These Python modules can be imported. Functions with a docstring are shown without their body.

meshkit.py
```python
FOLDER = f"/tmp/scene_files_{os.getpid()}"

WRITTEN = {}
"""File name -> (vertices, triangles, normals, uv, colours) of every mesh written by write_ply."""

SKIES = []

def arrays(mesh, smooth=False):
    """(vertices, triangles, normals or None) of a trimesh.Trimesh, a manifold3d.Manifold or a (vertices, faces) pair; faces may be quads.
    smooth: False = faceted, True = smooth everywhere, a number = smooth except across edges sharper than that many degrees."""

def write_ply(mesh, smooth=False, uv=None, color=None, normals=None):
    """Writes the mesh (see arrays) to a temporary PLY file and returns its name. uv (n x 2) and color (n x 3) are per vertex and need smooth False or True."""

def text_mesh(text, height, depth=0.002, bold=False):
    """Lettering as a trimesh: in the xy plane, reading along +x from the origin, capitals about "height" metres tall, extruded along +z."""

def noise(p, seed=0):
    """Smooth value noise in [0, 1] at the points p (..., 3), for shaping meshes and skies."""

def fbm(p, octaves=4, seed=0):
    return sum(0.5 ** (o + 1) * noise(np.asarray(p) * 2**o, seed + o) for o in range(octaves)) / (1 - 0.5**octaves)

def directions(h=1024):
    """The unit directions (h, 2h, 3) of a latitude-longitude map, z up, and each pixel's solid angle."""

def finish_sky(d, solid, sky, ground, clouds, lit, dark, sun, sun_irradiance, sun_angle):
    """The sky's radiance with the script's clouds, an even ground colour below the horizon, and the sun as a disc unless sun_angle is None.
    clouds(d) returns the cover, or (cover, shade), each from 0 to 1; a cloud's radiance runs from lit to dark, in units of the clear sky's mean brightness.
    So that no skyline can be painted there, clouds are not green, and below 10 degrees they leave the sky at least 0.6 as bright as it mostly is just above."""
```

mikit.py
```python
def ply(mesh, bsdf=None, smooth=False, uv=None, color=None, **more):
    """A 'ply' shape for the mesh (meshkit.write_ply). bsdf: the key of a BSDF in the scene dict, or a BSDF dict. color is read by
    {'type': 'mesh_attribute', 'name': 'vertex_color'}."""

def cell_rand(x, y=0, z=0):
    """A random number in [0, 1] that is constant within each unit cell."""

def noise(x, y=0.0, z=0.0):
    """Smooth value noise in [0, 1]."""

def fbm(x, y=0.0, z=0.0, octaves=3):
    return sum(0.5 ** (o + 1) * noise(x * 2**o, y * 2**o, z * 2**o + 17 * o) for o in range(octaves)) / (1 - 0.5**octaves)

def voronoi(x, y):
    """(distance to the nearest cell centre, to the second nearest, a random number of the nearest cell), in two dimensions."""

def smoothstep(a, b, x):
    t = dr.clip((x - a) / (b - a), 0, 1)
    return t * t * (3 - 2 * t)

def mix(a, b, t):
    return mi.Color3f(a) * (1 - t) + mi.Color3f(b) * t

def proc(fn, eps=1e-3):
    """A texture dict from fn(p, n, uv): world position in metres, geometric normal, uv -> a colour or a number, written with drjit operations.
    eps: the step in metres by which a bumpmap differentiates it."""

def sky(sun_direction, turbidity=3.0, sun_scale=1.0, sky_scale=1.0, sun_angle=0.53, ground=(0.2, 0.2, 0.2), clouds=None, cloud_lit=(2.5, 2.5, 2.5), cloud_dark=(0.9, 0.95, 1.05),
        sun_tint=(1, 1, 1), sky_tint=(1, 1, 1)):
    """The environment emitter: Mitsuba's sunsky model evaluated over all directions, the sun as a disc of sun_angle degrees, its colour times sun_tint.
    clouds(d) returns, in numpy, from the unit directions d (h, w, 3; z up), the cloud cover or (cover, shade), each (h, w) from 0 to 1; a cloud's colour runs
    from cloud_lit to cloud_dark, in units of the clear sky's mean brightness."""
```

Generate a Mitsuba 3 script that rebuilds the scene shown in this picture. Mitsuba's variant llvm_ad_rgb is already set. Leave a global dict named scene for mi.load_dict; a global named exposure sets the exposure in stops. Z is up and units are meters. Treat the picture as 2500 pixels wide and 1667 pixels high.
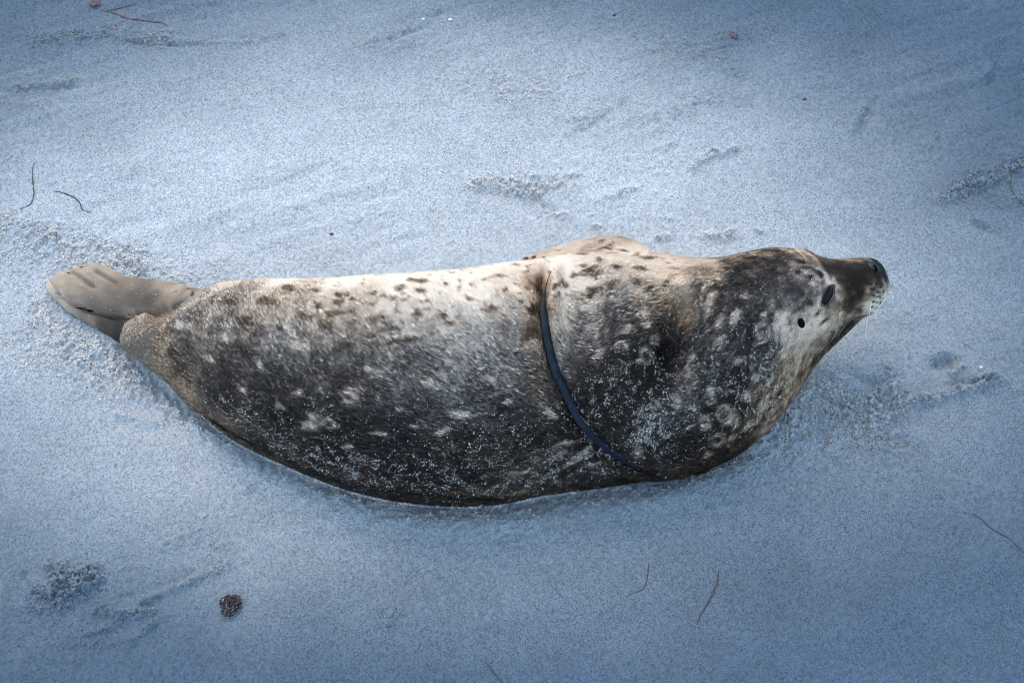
import math
import numpy as np, trimesh, manifold3d, mitsuba as mi, drjit as dr, mikit, meshkit
from mikit import proc, noise, fbm, cell_rand, smoothstep, mix, voronoi
from scipy.interpolate import PchipInterpolator, CubicSpline
from scipy.spatial import cKDTree

T = mi.ScalarTransform4f
# ---------------------------------------------------------------- camera, light, exposure
exposure = 2.75
scene, labels = {}, {}
scene['camera'] = {'type': 'thinlens', 'fov': 24.9709, 'fov_axis': 'x', 'near_clip': 0.1, 'far_clip': 200.0,
                   'aperture_radius': 0.0035, 'focus_distance': 4.0,
                   'to_world': T().look_at(origin=[0.0, -2.4687, 3.3979], target=[0, 0, 0], up=[0, 0, 1])}
scene['sky'] = mikit.sky((-0.22, 0.56, 0.80), turbidity=3, sun_scale=0.20, sun_angle=38, sky_scale=1.0, clouds=lambda d: 0.8 + 0 * d[..., 2], cloud_lit=(1.74, 2.43, 3.18), sun_tint=(1.08, 1.0, 0.9))
rng = np.random.default_rng(7)

# ---------------------------------------------------------------- measured tables (world metres)
BODY = np.array([(-0.6762,-0.012,0.0842,0.015,0.0065,0.0047,0.0016,-0.0059,0.0079),
 (-0.6759,-0.0177,0.0747,0.0234,0.0172,0.0125,0.0055,-0.0199,0.027),
 (-0.6625,-0.0276,0.0636,0.03,0.0243,0.0176,0.0079,-0.0292,0.0398),
 (-0.6338,-0.018,0.0541,0.036,0.0416,0.0302,0.0103,-0.0397,0.0542),
 (-0.5816,-0.029,0.0655,0.0417,0.0669,0.0486,0.0123,-0.0515,0.0703),
 (-0.5182,-0.0714,0.0896,0.0478,0.0922,0.067,0.0136,-0.0629,0.0868),
 (-0.4414,-0.1179,0.1062,0.0401,0.1151,0.0836,0.0136,-0.0722,0.1011),
 (-0.3557,-0.1513,0.1174,0.0356,0.1315,0.0956,0.0122,-0.0793,0.1123),
 (-0.2713,-0.1801,0.1306,0.024,0.148,0.1076,0.0099,-0.0836,0.1193),
 (-0.1836,-0.198,0.1396,0.0148,0.1585,0.1151,0.007,-0.0868,0.1246),
 (-0.0976,-0.204,0.1441,0.0063,0.1636,0.1189,0.0038,-0.0885,0.1272),
 (-0.0204,-0.1956,0.1455,-0.0007,0.1666,0.121,0.0008,-0.0888,0.127),
 (0.0458,-0.1806,0.1419,-0.0106,0.1634,0.1187,-0.0017,-0.0874,0.1244),
 (0.1067,-0.1692,0.1397,-0.0275,0.1617,0.1175,-0.004,-0.0865,0.1225),
 (0.1699,-0.156,0.1394,-0.0425,0.1615,0.1173,-0.0064,-0.0867,0.1222),
 (0.2305,-0.1458,0.1373,-0.0461,0.1601,0.1163,-0.0085,-0.0857,0.1203),
 (0.2893,-0.1409,0.1353,-0.0408,0.1534,0.1114,-0.0102,-0.0823,0.1153),
 (0.3411,-0.1347,0.1347,-0.0355,0.1417,0.103,-0.0114,-0.0777,0.1086),
 (0.3904,-0.1193,0.1387,-0.031,0.1298,0.0943,-0.0122,-0.0733,0.1017),
 (0.4356,-0.0957,0.1474,-0.0257,0.1185,0.0861,-0.0126,-0.0686,0.0939),
 (0.4761,-0.0681,0.1576,-0.0225,0.1023,0.0743,-0.0124,-0.0627,0.0846),
 (0.5146,-0.0452,0.1645,-0.0172,0.0825,0.0599,-0.0116,-0.0547,0.073),
 (0.5313,-0.0381,0.167,-0.0143,0.0744,0.0541,-0.0112,-0.0513,0.0681),
 (0.5498,-0.0323,0.1664,-0.0151,0.0635,0.0461,-0.0104,-0.0459,0.0609),
 (0.5774,-0.0187,0.1639,-0.0154,0.0509,0.037,-0.0093,-0.0395,0.0521),
 (0.6037,-0.005,0.1637,-0.0119,0.044,0.032,-0.0085,-0.0348,0.0456),
 (0.6266,0.0031,0.1626,-0.0094,0.0411,0.0299,-0.0079,-0.0312,0.0408),
 (0.6443,0.0098,0.1638,-0.0065,0.0344,0.025,-0.0077,-0.0294,0.0384),
 (0.6577,0.0177,0.1583,-0.004,0.0234,0.017,-0.0065,-0.0246,0.0321),
 (0.6658,0.023,0.1503,-0.0018,0.0106,0.0077,-0.0039,-0.0144,0.0188),
 (0.6683,0.023,0.1479,-0.0004,0.0023,0.0017,-0.0005,-0.0018,0.0023)])
FLIPPERS = [np.array(x) for x in (
[(-0.5294,-0.0018,0.112,0.0127,0.0177,0.0128,0.0038,-0.0179,0.0238),
 (-0.5884,0.0188,0.089,0.0165,0.024,0.0175,0.0062,-0.0262,0.0348),
 (-0.6393,0.0367,0.0731,0.017,0.0292,0.0212,0.0061,-0.0238,0.0316),
 (-0.6842,0.0515,0.062,0.0178,0.0288,0.0209,0.0055,-0.0202,0.0268),
 (-0.7139,0.0582,0.0611,0.0171,0.0279,0.0203,0.005,-0.0179,0.0236),
 (-0.7427,0.0709,0.0603,0.0163,0.0309,0.0225,0.0045,-0.0155,0.0204),
 (-0.7713,0.0855,0.0583,0.0164,0.031,0.0225,0.004,-0.0131,0.0172),
 (-0.7996,0.095,0.0533,0.0138,0.0257,0.0186,0.0034,-0.0108,0.014),
 (-0.8234,0.1053,0.0448,0.0097,0.0148,0.0108,0.0025,-0.0078,0.0101),
 (-0.8377,0.1102,0.0409,0.0056,0.0088,0.0064,0.0016,-0.0048,0.0062),
 (-0.846,0.1101,0.0379,0.0015,0.0024,0.0018,0.0006,-0.0018,0.0023)],
[(-0.6075,-0.0291,0.0319,0.011,0.0179,0.013,0.0032,-0.0128,0.0176),
 (-0.6529,-0.008,0.023,0.0129,0.0204,0.0148,0.0034,-0.0128,0.0176),
 (-0.6939,0.0097,0.02,0.0111,0.021,0.0153,0.0033,-0.0117,0.0159),
 (-0.7269,0.0319,0.0181,0.0089,0.0196,0.0142,0.0031,-0.0105,0.0143),
 (-0.7651,0.0552,0.0181,0.009,0.0178,0.013,0.0029,-0.0094,0.0126),
 (-0.8042,0.0796,0.0173,0.0094,0.0158,0.0115,0.0024,-0.0077,0.0102),
 (-0.8325,0.101,0.0176,0.0053,0.0128,0.0093,0.0021,-0.0065,0.0086),
 (-0.8514,0.117,0.0165,0.0041,0.0067,0.0049,0.0018,-0.0054,0.007),
 (-0.8575,0.1215,0.0151,0.0019,0.0027,0.002,0.0006,-0.0018,0.0023)],
[(0.2483,-0.0325,0.218,0,0.0287,0.0208,-0.0025,-0.0243,0.0317),
 (0.2173,-0.0103,0.2379,0.0082,0.0298,0.0217,-0.0027,-0.0307,0.0394),
 (0.1846,0.001,0.2389,0.0106,0.0319,0.0232,-0.0021,-0.0277,0.0354),
 (0.153,0.0118,0.2332,0.0071,0.0302,0.022,-0.0014,-0.0234,0.0299),
 (0.1204,0.0219,0.221,0.0046,0.0249,0.0181,-0.001,-0.0204,0.026),
 (0.0878,0.0261,0.2109,0.0018,0.0197,0.0143,-0.0006,-0.0179,0.0228),
 (0.056,0.0284,0.2057,0,0.0128,0.0093,-0.0003,-0.0136,0.0173),
 (0.0331,0.0317,0.2002,-0.0007,0.0064,0.0046,-0.0001,-0.0086,0.011),
 (0.023,0.0343,0.1981,0,0.0017,0.0013,-0,-0.0025,0.0032)])]
TONE = np.array([(-0.6226,0.0407,0.1103,0.6,0.6),
 (-0.6195,-0.001,0.105,0.55,0.8),
 (-0.6138,-0.0529,0.1139,0.4,0.7),
 (-0.6127,-0.0865,0.0988,0.4,0.9),
 (-0.6154,-0.1083,0.061,0.5,0.9),
 (-0.5845,0.0335,0.1174,0.66,0.6),
 (-0.5802,-0.0103,0.1234,0.52,0.4),
 (-0.5746,-0.0602,0.136,0.38,0.3),
 (-0.5724,-0.1041,0.1231,0.28,0.4),
 (-0.5723,-0.1391,0.0983,0.22,0.8),
 (-0.5742,-0.1575,0.0684,0.45,0.9),
 (-0.5062,0.0124,0.1545,0.8,0.5),
 (-0.4989,-0.0469,0.184,0.5,0.5),
 (-0.495,-0.0915,0.1903,0.44,0.3),
 (-0.4922,-0.1391,0.1836,0.3,0.2),
 (-0.4911,-0.1842,0.1623,0.16,0.45),
 (-0.4922,-0.2188,0.1259,0.12,0.5),
 (-0.4958,-0.2341,0.0794,0.3,0.8),
 (-0.3901,-0.0318,0.2194,0.92,0.5),
 (-0.386,-0.0758,0.2398,0.62,0.7),
 (-0.3832,-0.1152,0.2457,0.55,0.5),
 (-0.3811,-0.1562,0.2426,0.46,0.3),
 (-0.3799,-0.1974,0.2288,0.3,0.1),
 (-0.3794,-0.2446,0.2,0.14,0.45),
 (-0.381,-0.2856,0.1497,0.1,0.4),
 (-0.385,-0.3025,0.0871,0.16,0.8),
 (-0.2805,-0.0575,0.2563,0.96,0.5),
 (-0.2773,-0.1045,0.2778,0.78,0.5),
 (-0.2752,-0.1473,0.2829,0.6,0.5),
 (-0.274,-0.1828,0.279,0.46,0.4),
 (-0.273,-0.2243,0.2664,0.3,0.1),
 (-0.2726,-0.2718,0.2391,0.14,0.45),
 (-0.2732,-0.3162,0.1952,0.09,0.4),
 (-0.2748,-0.3427,0.1485,0.08,0.5),
 (-0.2774,-0.3537,0.0957,0.12,0.8),
 (-0.174,-0.0698,0.2838,0.98,0.5),
 (-0.1719,-0.1212,0.3054,0.92,0.4),
 (-0.1707,-0.1626,0.3092,0.76,0.3),
 (-0.1699,-0.201,0.3038,0.56,0.2),
 (-0.1693,-0.2414,0.2901,0.4,0.1),
 (-0.1691,-0.2831,0.2671,0.3,0.1),
 (-0.1692,-0.3196,0.2367,0.16,0.1),
 (-0.1698,-0.3507,0.1978,0.09,0.3),
 (-0.171,-0.3745,0.1472,0.07,0.5),
 (-0.1729,-0.3816,0.0881,0.12,0.8),
 (-0.0693,-0.0788,0.3012,0.98,0.5),
 (-0.0684,-0.1355,0.3187,0.9,0.4),
 (-0.068,-0.1779,0.3183,0.72,0.2),
 (-0.0677,-0.2208,0.3079,0.54,0.1),
 (-0.0675,-0.2592,0.2918,0.42,0.1),
 (-0.0675,-0.2935,0.2702,0.34,0.1),
 (-0.0675,-0.3242,0.2434,0.26,0.1),
 (-0.0678,-0.3554,0.205,0.11,0.45),
 (-0.0682,-0.3798,0.1554,0.08,0.5),
 (-0.0689,-0.3896,0.1008,0.14,0.9),
 (0.0139,-0.0572,0.2959,0.98,0.6),
 (0.0137,-0.1163,0.3161,0.88,0.5),
 (0.0136,-0.1593,0.3161,0.66,0.3),
 (0.0136,-0.1964,0.3091,0.48,0.2),
 (0.0135,-0.2418,0.2908,0.46,0.1),
 (0.0135,-0.2821,0.2656,0.32,0.1),
 (0.0135,-0.3126,0.2384,0.16,0.2),
 (0.0136,-0.3479,0.1936,0.12,0.6),
 (0.0137,-0.3705,0.141,0.14,0.8),
 (0.0139,-0.376,0.0857,0.2,1),
 (0.0468,-0.1132,0.312,0.45,1),
 (0.0464,-0.1632,0.31,0.35,1),
 (0.0462,-0.2125,0.2965,0.3,1),
 (0.0461,-0.272,0.263,0.28,0.8),
 (0.0779,-0.0578,0.2966,0.99,0.5),
 (0.0769,-0.1287,0.3097,0.94,0.4),
 (0.0764,-0.1823,0.3013,0.74,0.3),
 (0.0761,-0.2219,0.2864,0.55,0.2),
 (0.076,-0.2632,0.2624,0.4,0.1),
 (0.1259,-0.0295,0.2887,0.97,0.5),
 (0.1242,-0.0933,0.3086,0.86,0.4),
 (0.1234,-0.1358,0.3077,0.66,0.4),
 (0.123,-0.1726,0.2998,0.46,0.3),
 (0.1226,-0.2122,0.2846,0.32,0.3),
 (0.1224,-0.2537,0.2606,0.14,0.45),
 (0.1226,-0.295,0.2247,0.06,0.45),
 (0.1231,-0.3255,0.1846,0.08,0.45),
 (0.1821,-0.0235,0.2868,0.94,0.5),
 (0.1799,-0.0814,0.3045,0.72,0.5),
 (0.1788,-0.121,0.3052,0.42,0.3),
 (0.178,-0.1618,0.2967,0.26,0.2),
 (0.1774,-0.2085,0.2794,0.16,0.3),
 (0.1772,-0.2547,0.2503,0.05,0.45),
 (0.1775,-0.2948,0.2123,0.06,0.45),
 (0.1784,-0.3233,0.1689,0.09,0.3),
 (0.1797,-0.341,0.1206,0.13,0.8),
 (0.2323,-0.0089,0.2738,0.95,0.6),
 (0.2292,-0.0664,0.2964,0.82,0.5),
 (0.2278,-0.104,0.2999,0.58,0.5),
 (0.2267,-0.1399,0.296,0.36,0.5),
 (0.2259,-0.1784,0.2846,0.24,0.4),
 (0.2254,-0.222,0.2631,0.06,0.45),
 (0.2255,-0.2654,0.2298,0.05,0.45),
 (0.2263,-0.3022,0.1867,0.08,0.3),
 (0.2278,-0.3267,0.1367,0.1,0.6),
 (0.23,-0.3347,0.0855,0.12,0.9),
 (0.3055,-0.1915,0.2619,0.2,0.1),
 (0.3052,-0.2187,0.2468,0.25,0.1),
 (0.3053,-0.246,0.226,0.26,0.1),
 (0.3058,-0.2729,0.1985,0.22,0.1),
 (0.262,-0.1745,0.2793,0.1,0.5),
 (0.2616,-0.2003,0.2682,0.03,0.45),
 (0.2614,-0.224,0.2542,0.02,0.45),
 (0.2614,-0.2463,0.2383,0.02,0.45),
 (0.2616,-0.2665,0.2194,0.05,0.45),
 (0.2883,-0.0228,0.2689,0.97,0.6),
 (0.285,-0.0732,0.2881,0.84,0.7),
 (0.2834,-0.1092,0.2897,0.62,0.9),
 (0.2821,-0.1445,0.2849,0.42,1),
 (0.2813,-0.1787,0.2734,0.26,0.7),
 (0.2809,-0.2102,0.2584,0.06,0.45),
 (0.2809,-0.2544,0.226,0.1,0.1),
 (0.2816,-0.2874,0.1893,0.14,0.1),
 (0.2837,-0.3166,0.1338,0.09,0.5),
 (0.2864,-0.324,0.0817,0.12,0.9),
 (0.3354,-0.0126,0.2546,0.86,0.6),
 (0.3318,-0.0553,0.2764,0.55,0.8),
 (0.3294,-0.0981,0.2808,0.34,0.5),
 (0.3276,-0.145,0.2741,0.24,0.2),
 (0.3265,-0.1915,0.256,0.14,0.3),
 (0.3263,-0.2376,0.2259,0.16,0.1),
 (0.3272,-0.2759,0.1846,0.1,0.4),
 (0.3291,-0.3022,0.1371,0.1,0.7),
 (0.3321,-0.311,0.0873,0.14,1),
 (0.3896,0.0021,0.2496,0.62,0.7),
 (0.3857,-0.0379,0.271,0.22,0.6),
 (0.3826,-0.0856,0.2758,0.17,0.4),
 (0.3805,-0.1319,0.2681,0.16,0.1),
 (0.3794,-0.1778,0.2488,0.14,0.1),
 (0.3793,-0.2176,0.2214,0.08,0.4),
 (0.3804,-0.2559,0.1798,0.09,0.9),
 (0.3829,-0.2805,0.1296,0.12,1),
 (0.3855,-0.2858,0.0934,0.16,1),
 (0.4393,0.0091,0.2545,0.45,0.8),
 (0.4355,-0.0279,0.2697,0.14,0.6),
 (0.4323,-0.0739,0.272,0.15,0.2),
 (0.4304,-0.1183,0.2614,0.16,0.1),
 (0.4295,-0.1625,0.2395,0.13,0.1),
 (0.4297,-0.1949,0.2135,0.14,0.6),
 (0.4308,-0.223,0.1811,0.34,1),
 (0.4333,-0.2437,0.1375,0.42,1),
 (0.437,-0.2479,0.0936,0.46,1),
 (0.4831,0.0159,0.2458,0.6,0.8),
 (0.4794,-0.016,0.2602,0.16,0.5),
 (0.4773,-0.0411,0.2638,0.13,0.4),
 (0.4757,-0.0663,0.262,0.22,0.2),
 (0.4746,-0.0888,0.257,0.24,0.1),
 (0.4741,-0.1055,0.2502,0.3,0.2),
 (0.4737,-0.1212,0.2421,0.55,0.3),
 (0.4736,-0.1331,0.2347,0.74,0.4),
 (0.4737,-0.1452,0.2253,0.74,0.4),
 (0.4739,-0.1573,0.2147,0.6,0.5),
 (0.4744,-0.1718,0.199,0.5,0.8),
 (0.4754,-0.1838,0.1798,0.46,1),
 (0.4771,-0.1953,0.1536,0.52,1),
 (0.505,0.0177,0.2413,0.62,0.7),
 (0.5013,-0.0129,0.255,0.35,0.5),
 (0.4996,-0.0321,0.2578,0.5,0.3),
 (0.4986,-0.047,0.2576,0.45,0.3),
 (0.4976,-0.0628,0.2551,0.3,0.2),
 (0.4968,-0.0827,0.249,0.34,0.2),
 (0.4963,-0.099,0.2415,0.5,0.3),
 (0.4961,-0.1113,0.2346,0.72,0.4),
 (0.4964,-0.1382,0.2122,0.8,0.4),
 (0.4971,-0.1493,0.1977,0.66,0.6),
 (0.4981,-0.1616,0.1788,0.5,0.8),
 (0.4999,-0.1702,0.1546,0.34,1),
 (0.5226,0.0107,0.2375,0.6,0.6),
 (0.5197,-0.0131,0.2484,0.25,0.6),
 (0.5179,-0.0319,0.2519,0.55,0.3),
 (0.5165,-0.0508,0.251,0.5,0.2),
 (0.5156,-0.0683,0.2474,0.34,0.3),
 (0.515,-0.0849,0.2402,0.38,0.3),
 (0.5148,-0.1,0.2311,0.62,0.4),
 (0.5151,-0.1159,0.2173,0.8,0.4),
 (0.5159,-0.1291,0.1998,0.74,0.5),
 (0.5172,-0.1405,0.1796,0.6,0.7),
 (0.5449,0.0207,0.2166,0.3,1),
 (0.5406,-0.008,0.235,0.1,1),
 (0.5384,-0.0298,0.2399,0.72,0.3),
 (0.5374,-0.0435,0.2392,0.66,0.3),
 (0.5354,-0.0954,0.2192,0.52,0.4),
 (0.536,-0.1072,0.2056,0.72,0.4),
 (0.537,-0.1181,0.1883,0.72,0.6),
 (0.5384,-0.125,0.1702,0.5,0.8),
 (0.5616,0.0196,0.2134,0.35,1),
 (0.5586,-0.0021,0.225,0.07,1),
 (0.5564,-0.0218,0.2296,0.2,0.7),
 (0.5552,-0.037,0.2296,0.62,0.3),
 (0.5534,-0.0848,0.2109,0.45,0.9),
 (0.5538,-0.0944,0.2001,0.6,0.6),
 (0.5545,-0.1031,0.1881,0.66,0.6),
 (0.5556,-0.108,0.1745,0.4,0.8),
 (0.5711,0.0108,0.2178,0.14,1),
 (0.5685,-0.011,0.2249,0.06,1),
 (0.5669,-0.0292,0.2252,0.16,0.8),
 (0.566,-0.0449,0.2225,0.66,0.2),
 (0.5652,-0.0623,0.2161,0.6,0.3),
 (0.5651,-0.0741,0.2083,0.42,0.9),
 (0.5654,-0.0843,0.1984,0.5,0.7),
 (0.5661,-0.0927,0.186,0.62,0.7),
 (0.5914,0.0257,0.2079,0.5,0.9),
 (0.5884,0.005,0.2182,0.08,1),
 (0.5866,-0.0143,0.2199,0.05,1),
 (0.5854,-0.0319,0.2172,0.07,1),
 (0.5848,-0.0456,0.2117,0.06,1),
 (0.5847,-0.0606,0.2021,0.07,1),
 (0.585,-0.0691,0.1934,0.2,1),
 (0.5859,-0.0758,0.181,0.42,0.7),
 (0.6081,0.0272,0.2072,0.55,0.9),
 (0.6056,0.0081,0.2142,0.1,1),
 (0.6039,-0.0105,0.215,0.06,1),
 (0.6029,-0.0272,0.2109,0.05,1),
 (0.6026,-0.0411,0.2035,0.06,1),
 (0.6029,-0.0529,0.1919,0.08,1),
 (0.6039,-0.0605,0.1784,0.3,0.7),
 (0.6053,-0.0635,0.1645,0.3,0.7),
 (0.6229,0.0296,0.2053,0.55,0.6),
 (0.6207,0.0133,0.2111,0.05,0.3),
 (0.6188,-0.0078,0.2114,0.08,1),
 (0.618,-0.0235,0.2061,0.08,1),
 (0.6178,-0.0346,0.1995,0.3,0.8),
 (0.6182,-0.0445,0.1891,0.7,0.5),
 (0.6193,-0.0518,0.175,0.85,0.4),
 (0.6214,-0.0535,0.1571,0.8,0.4),
 (0.6392,0.0361,0.1947,0.5,0.3),
 (0.6351,0.0106,0.2087,0.02,0.2),
 (0.6336,-0.0056,0.2087,0.05,0.5),
 (0.633,-0.016,0.2058,0.12,0.7),
 (0.6329,-0.0257,0.1997,0.42,0.5),
 (0.6333,-0.0355,0.189,0.8,0.4),
 (0.6346,-0.0423,0.1743,0.97,0.4),
 (0.6362,-0.0442,0.1602,1,0.4),
 (0.6545,0.0302,0.1835,0.05,0.2),
 (0.6513,0.0085,0.1927,0.08,0.3),
 (0.65,-0.0058,0.1924,0.3,0.4),
 (0.6496,-0.0164,0.1875,0.6,0.4),
 (0.6503,-0.0237,0.177,0.9,0.4),
 (0.6525,-0.0252,0.1587,1,0.4),
 (0.6657,0.0267,0.1621,0.2,0.3),
 (0.664,0.01,0.1625,0.5,0.4),
 (0.6643,0.0027,0.1553,0.8,0.4),
 (0.5884,-0.0805,0.1563,0.14,1),
 (0.5593,-0.1073,0.1422,0.16,1),
 (0.532,-0.1348,0.1439,0.2,1),
 (0.5669,-0.0987,0.1255,0.34,1),
 (0.6057,-0.0615,0.139,0.26,1),
 (0.588,-0.0779,0.131,0.32,1),
 (0.5475,-0.118,0.118,0.4,1),
 (0.5283,-0.1409,0.1071,0.45,1),
 (-0.8387,0.109,0.0455,0.7056,0.55),
 (-0.795,0.0829,0.0672,0.6468,0.55),
 (-0.7544,0.0652,0.0783,0.588,0.55),
 (-0.7146,0.0495,0.0866,0.49,0.55),
 (-0.6758,0.0362,0.092,0.4116,0.55),
 (-0.6437,0.0199,0.1015,0.3724,0.55),
 (-0.781,0.1069,0.0788,0.686,0.55),
 (-0.7329,0.0886,0.0903,0.6468,0.55),
 (-0.6856,0.0631,0.0931,0.539,0.55),
 (-0.7983,0.0693,0.036,0.588,0.55),
 (-0.7465,0.0368,0.0606,0.49,0.55),
 (-0.8328,0.0898,0.0213,0.686,0.55),
 (-0.7836,0.0447,0.0166,0.539,0.55),
 (-0.7434,0.0193,0.0183,0.3528,0.55),
 (-0.7109,-0.0034,0.0217,0.2156,0.55),
 (-0.6597,-0.0378,0.1057,0.49,0.55),
 (-0.6835,-0.0361,0.0911,0.5488,0.55),
 (-0.6869,0.0135,0.0585,0.6468,0.55),
 (-0.6562,-0.0188,0.1019,0.588,0.55),
 (-0.6377,-0.0283,0.1026,0.49,0.55),
 (-0.693,-0.0354,0.0753,0.588,0.55),
 (-0.6972,-0.0169,0.0151,0.5096,0.55),
 (-0.8431,0.1039,0.0239,0.833,0.55),
 (-0.8244,0.0804,0.0201,0.784,0.55),
 (-0.7996,0.059,0.0199,0.686,0.55),
 (-0.7732,0.0376,0.0161,0.588,0.55),
 (-0.6679,-0.0695,0.0753,0.49,0.55),
 (-0.6491,-0.0819,0.0426,0.49,0.55),
 (0.0358,0.0297,0.2133,0.735,0.55),
 (0.0572,0.0319,0.2233,0.8036,0.55),
 (0.0821,0.034,0.2321,0.8232,0.55),
 (0.1069,0.033,0.2425,0.8232,0.55),
 (0.135,0.032,0.2552,0.7644,0.55),
 (0.163,0.0277,0.2675,0.7056,0.55),
 (0.1909,0.0215,0.273,0.686,0.55),
 (0.2118,0.0116,0.274,0.833,0.55),
 (-0.5971,0.0141,0.1211,0.6076,0.55),
 (-0.5747,0.0148,0.1263,0.588,0.55),
 (-0.5565,-0.0129,0.1388,0.539,0.55),
 (-0.6037,-0.0091,0.1097,0.49,0.55),
 (-0.588,-0.008,0.1203,0.49,0.55)])
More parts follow.
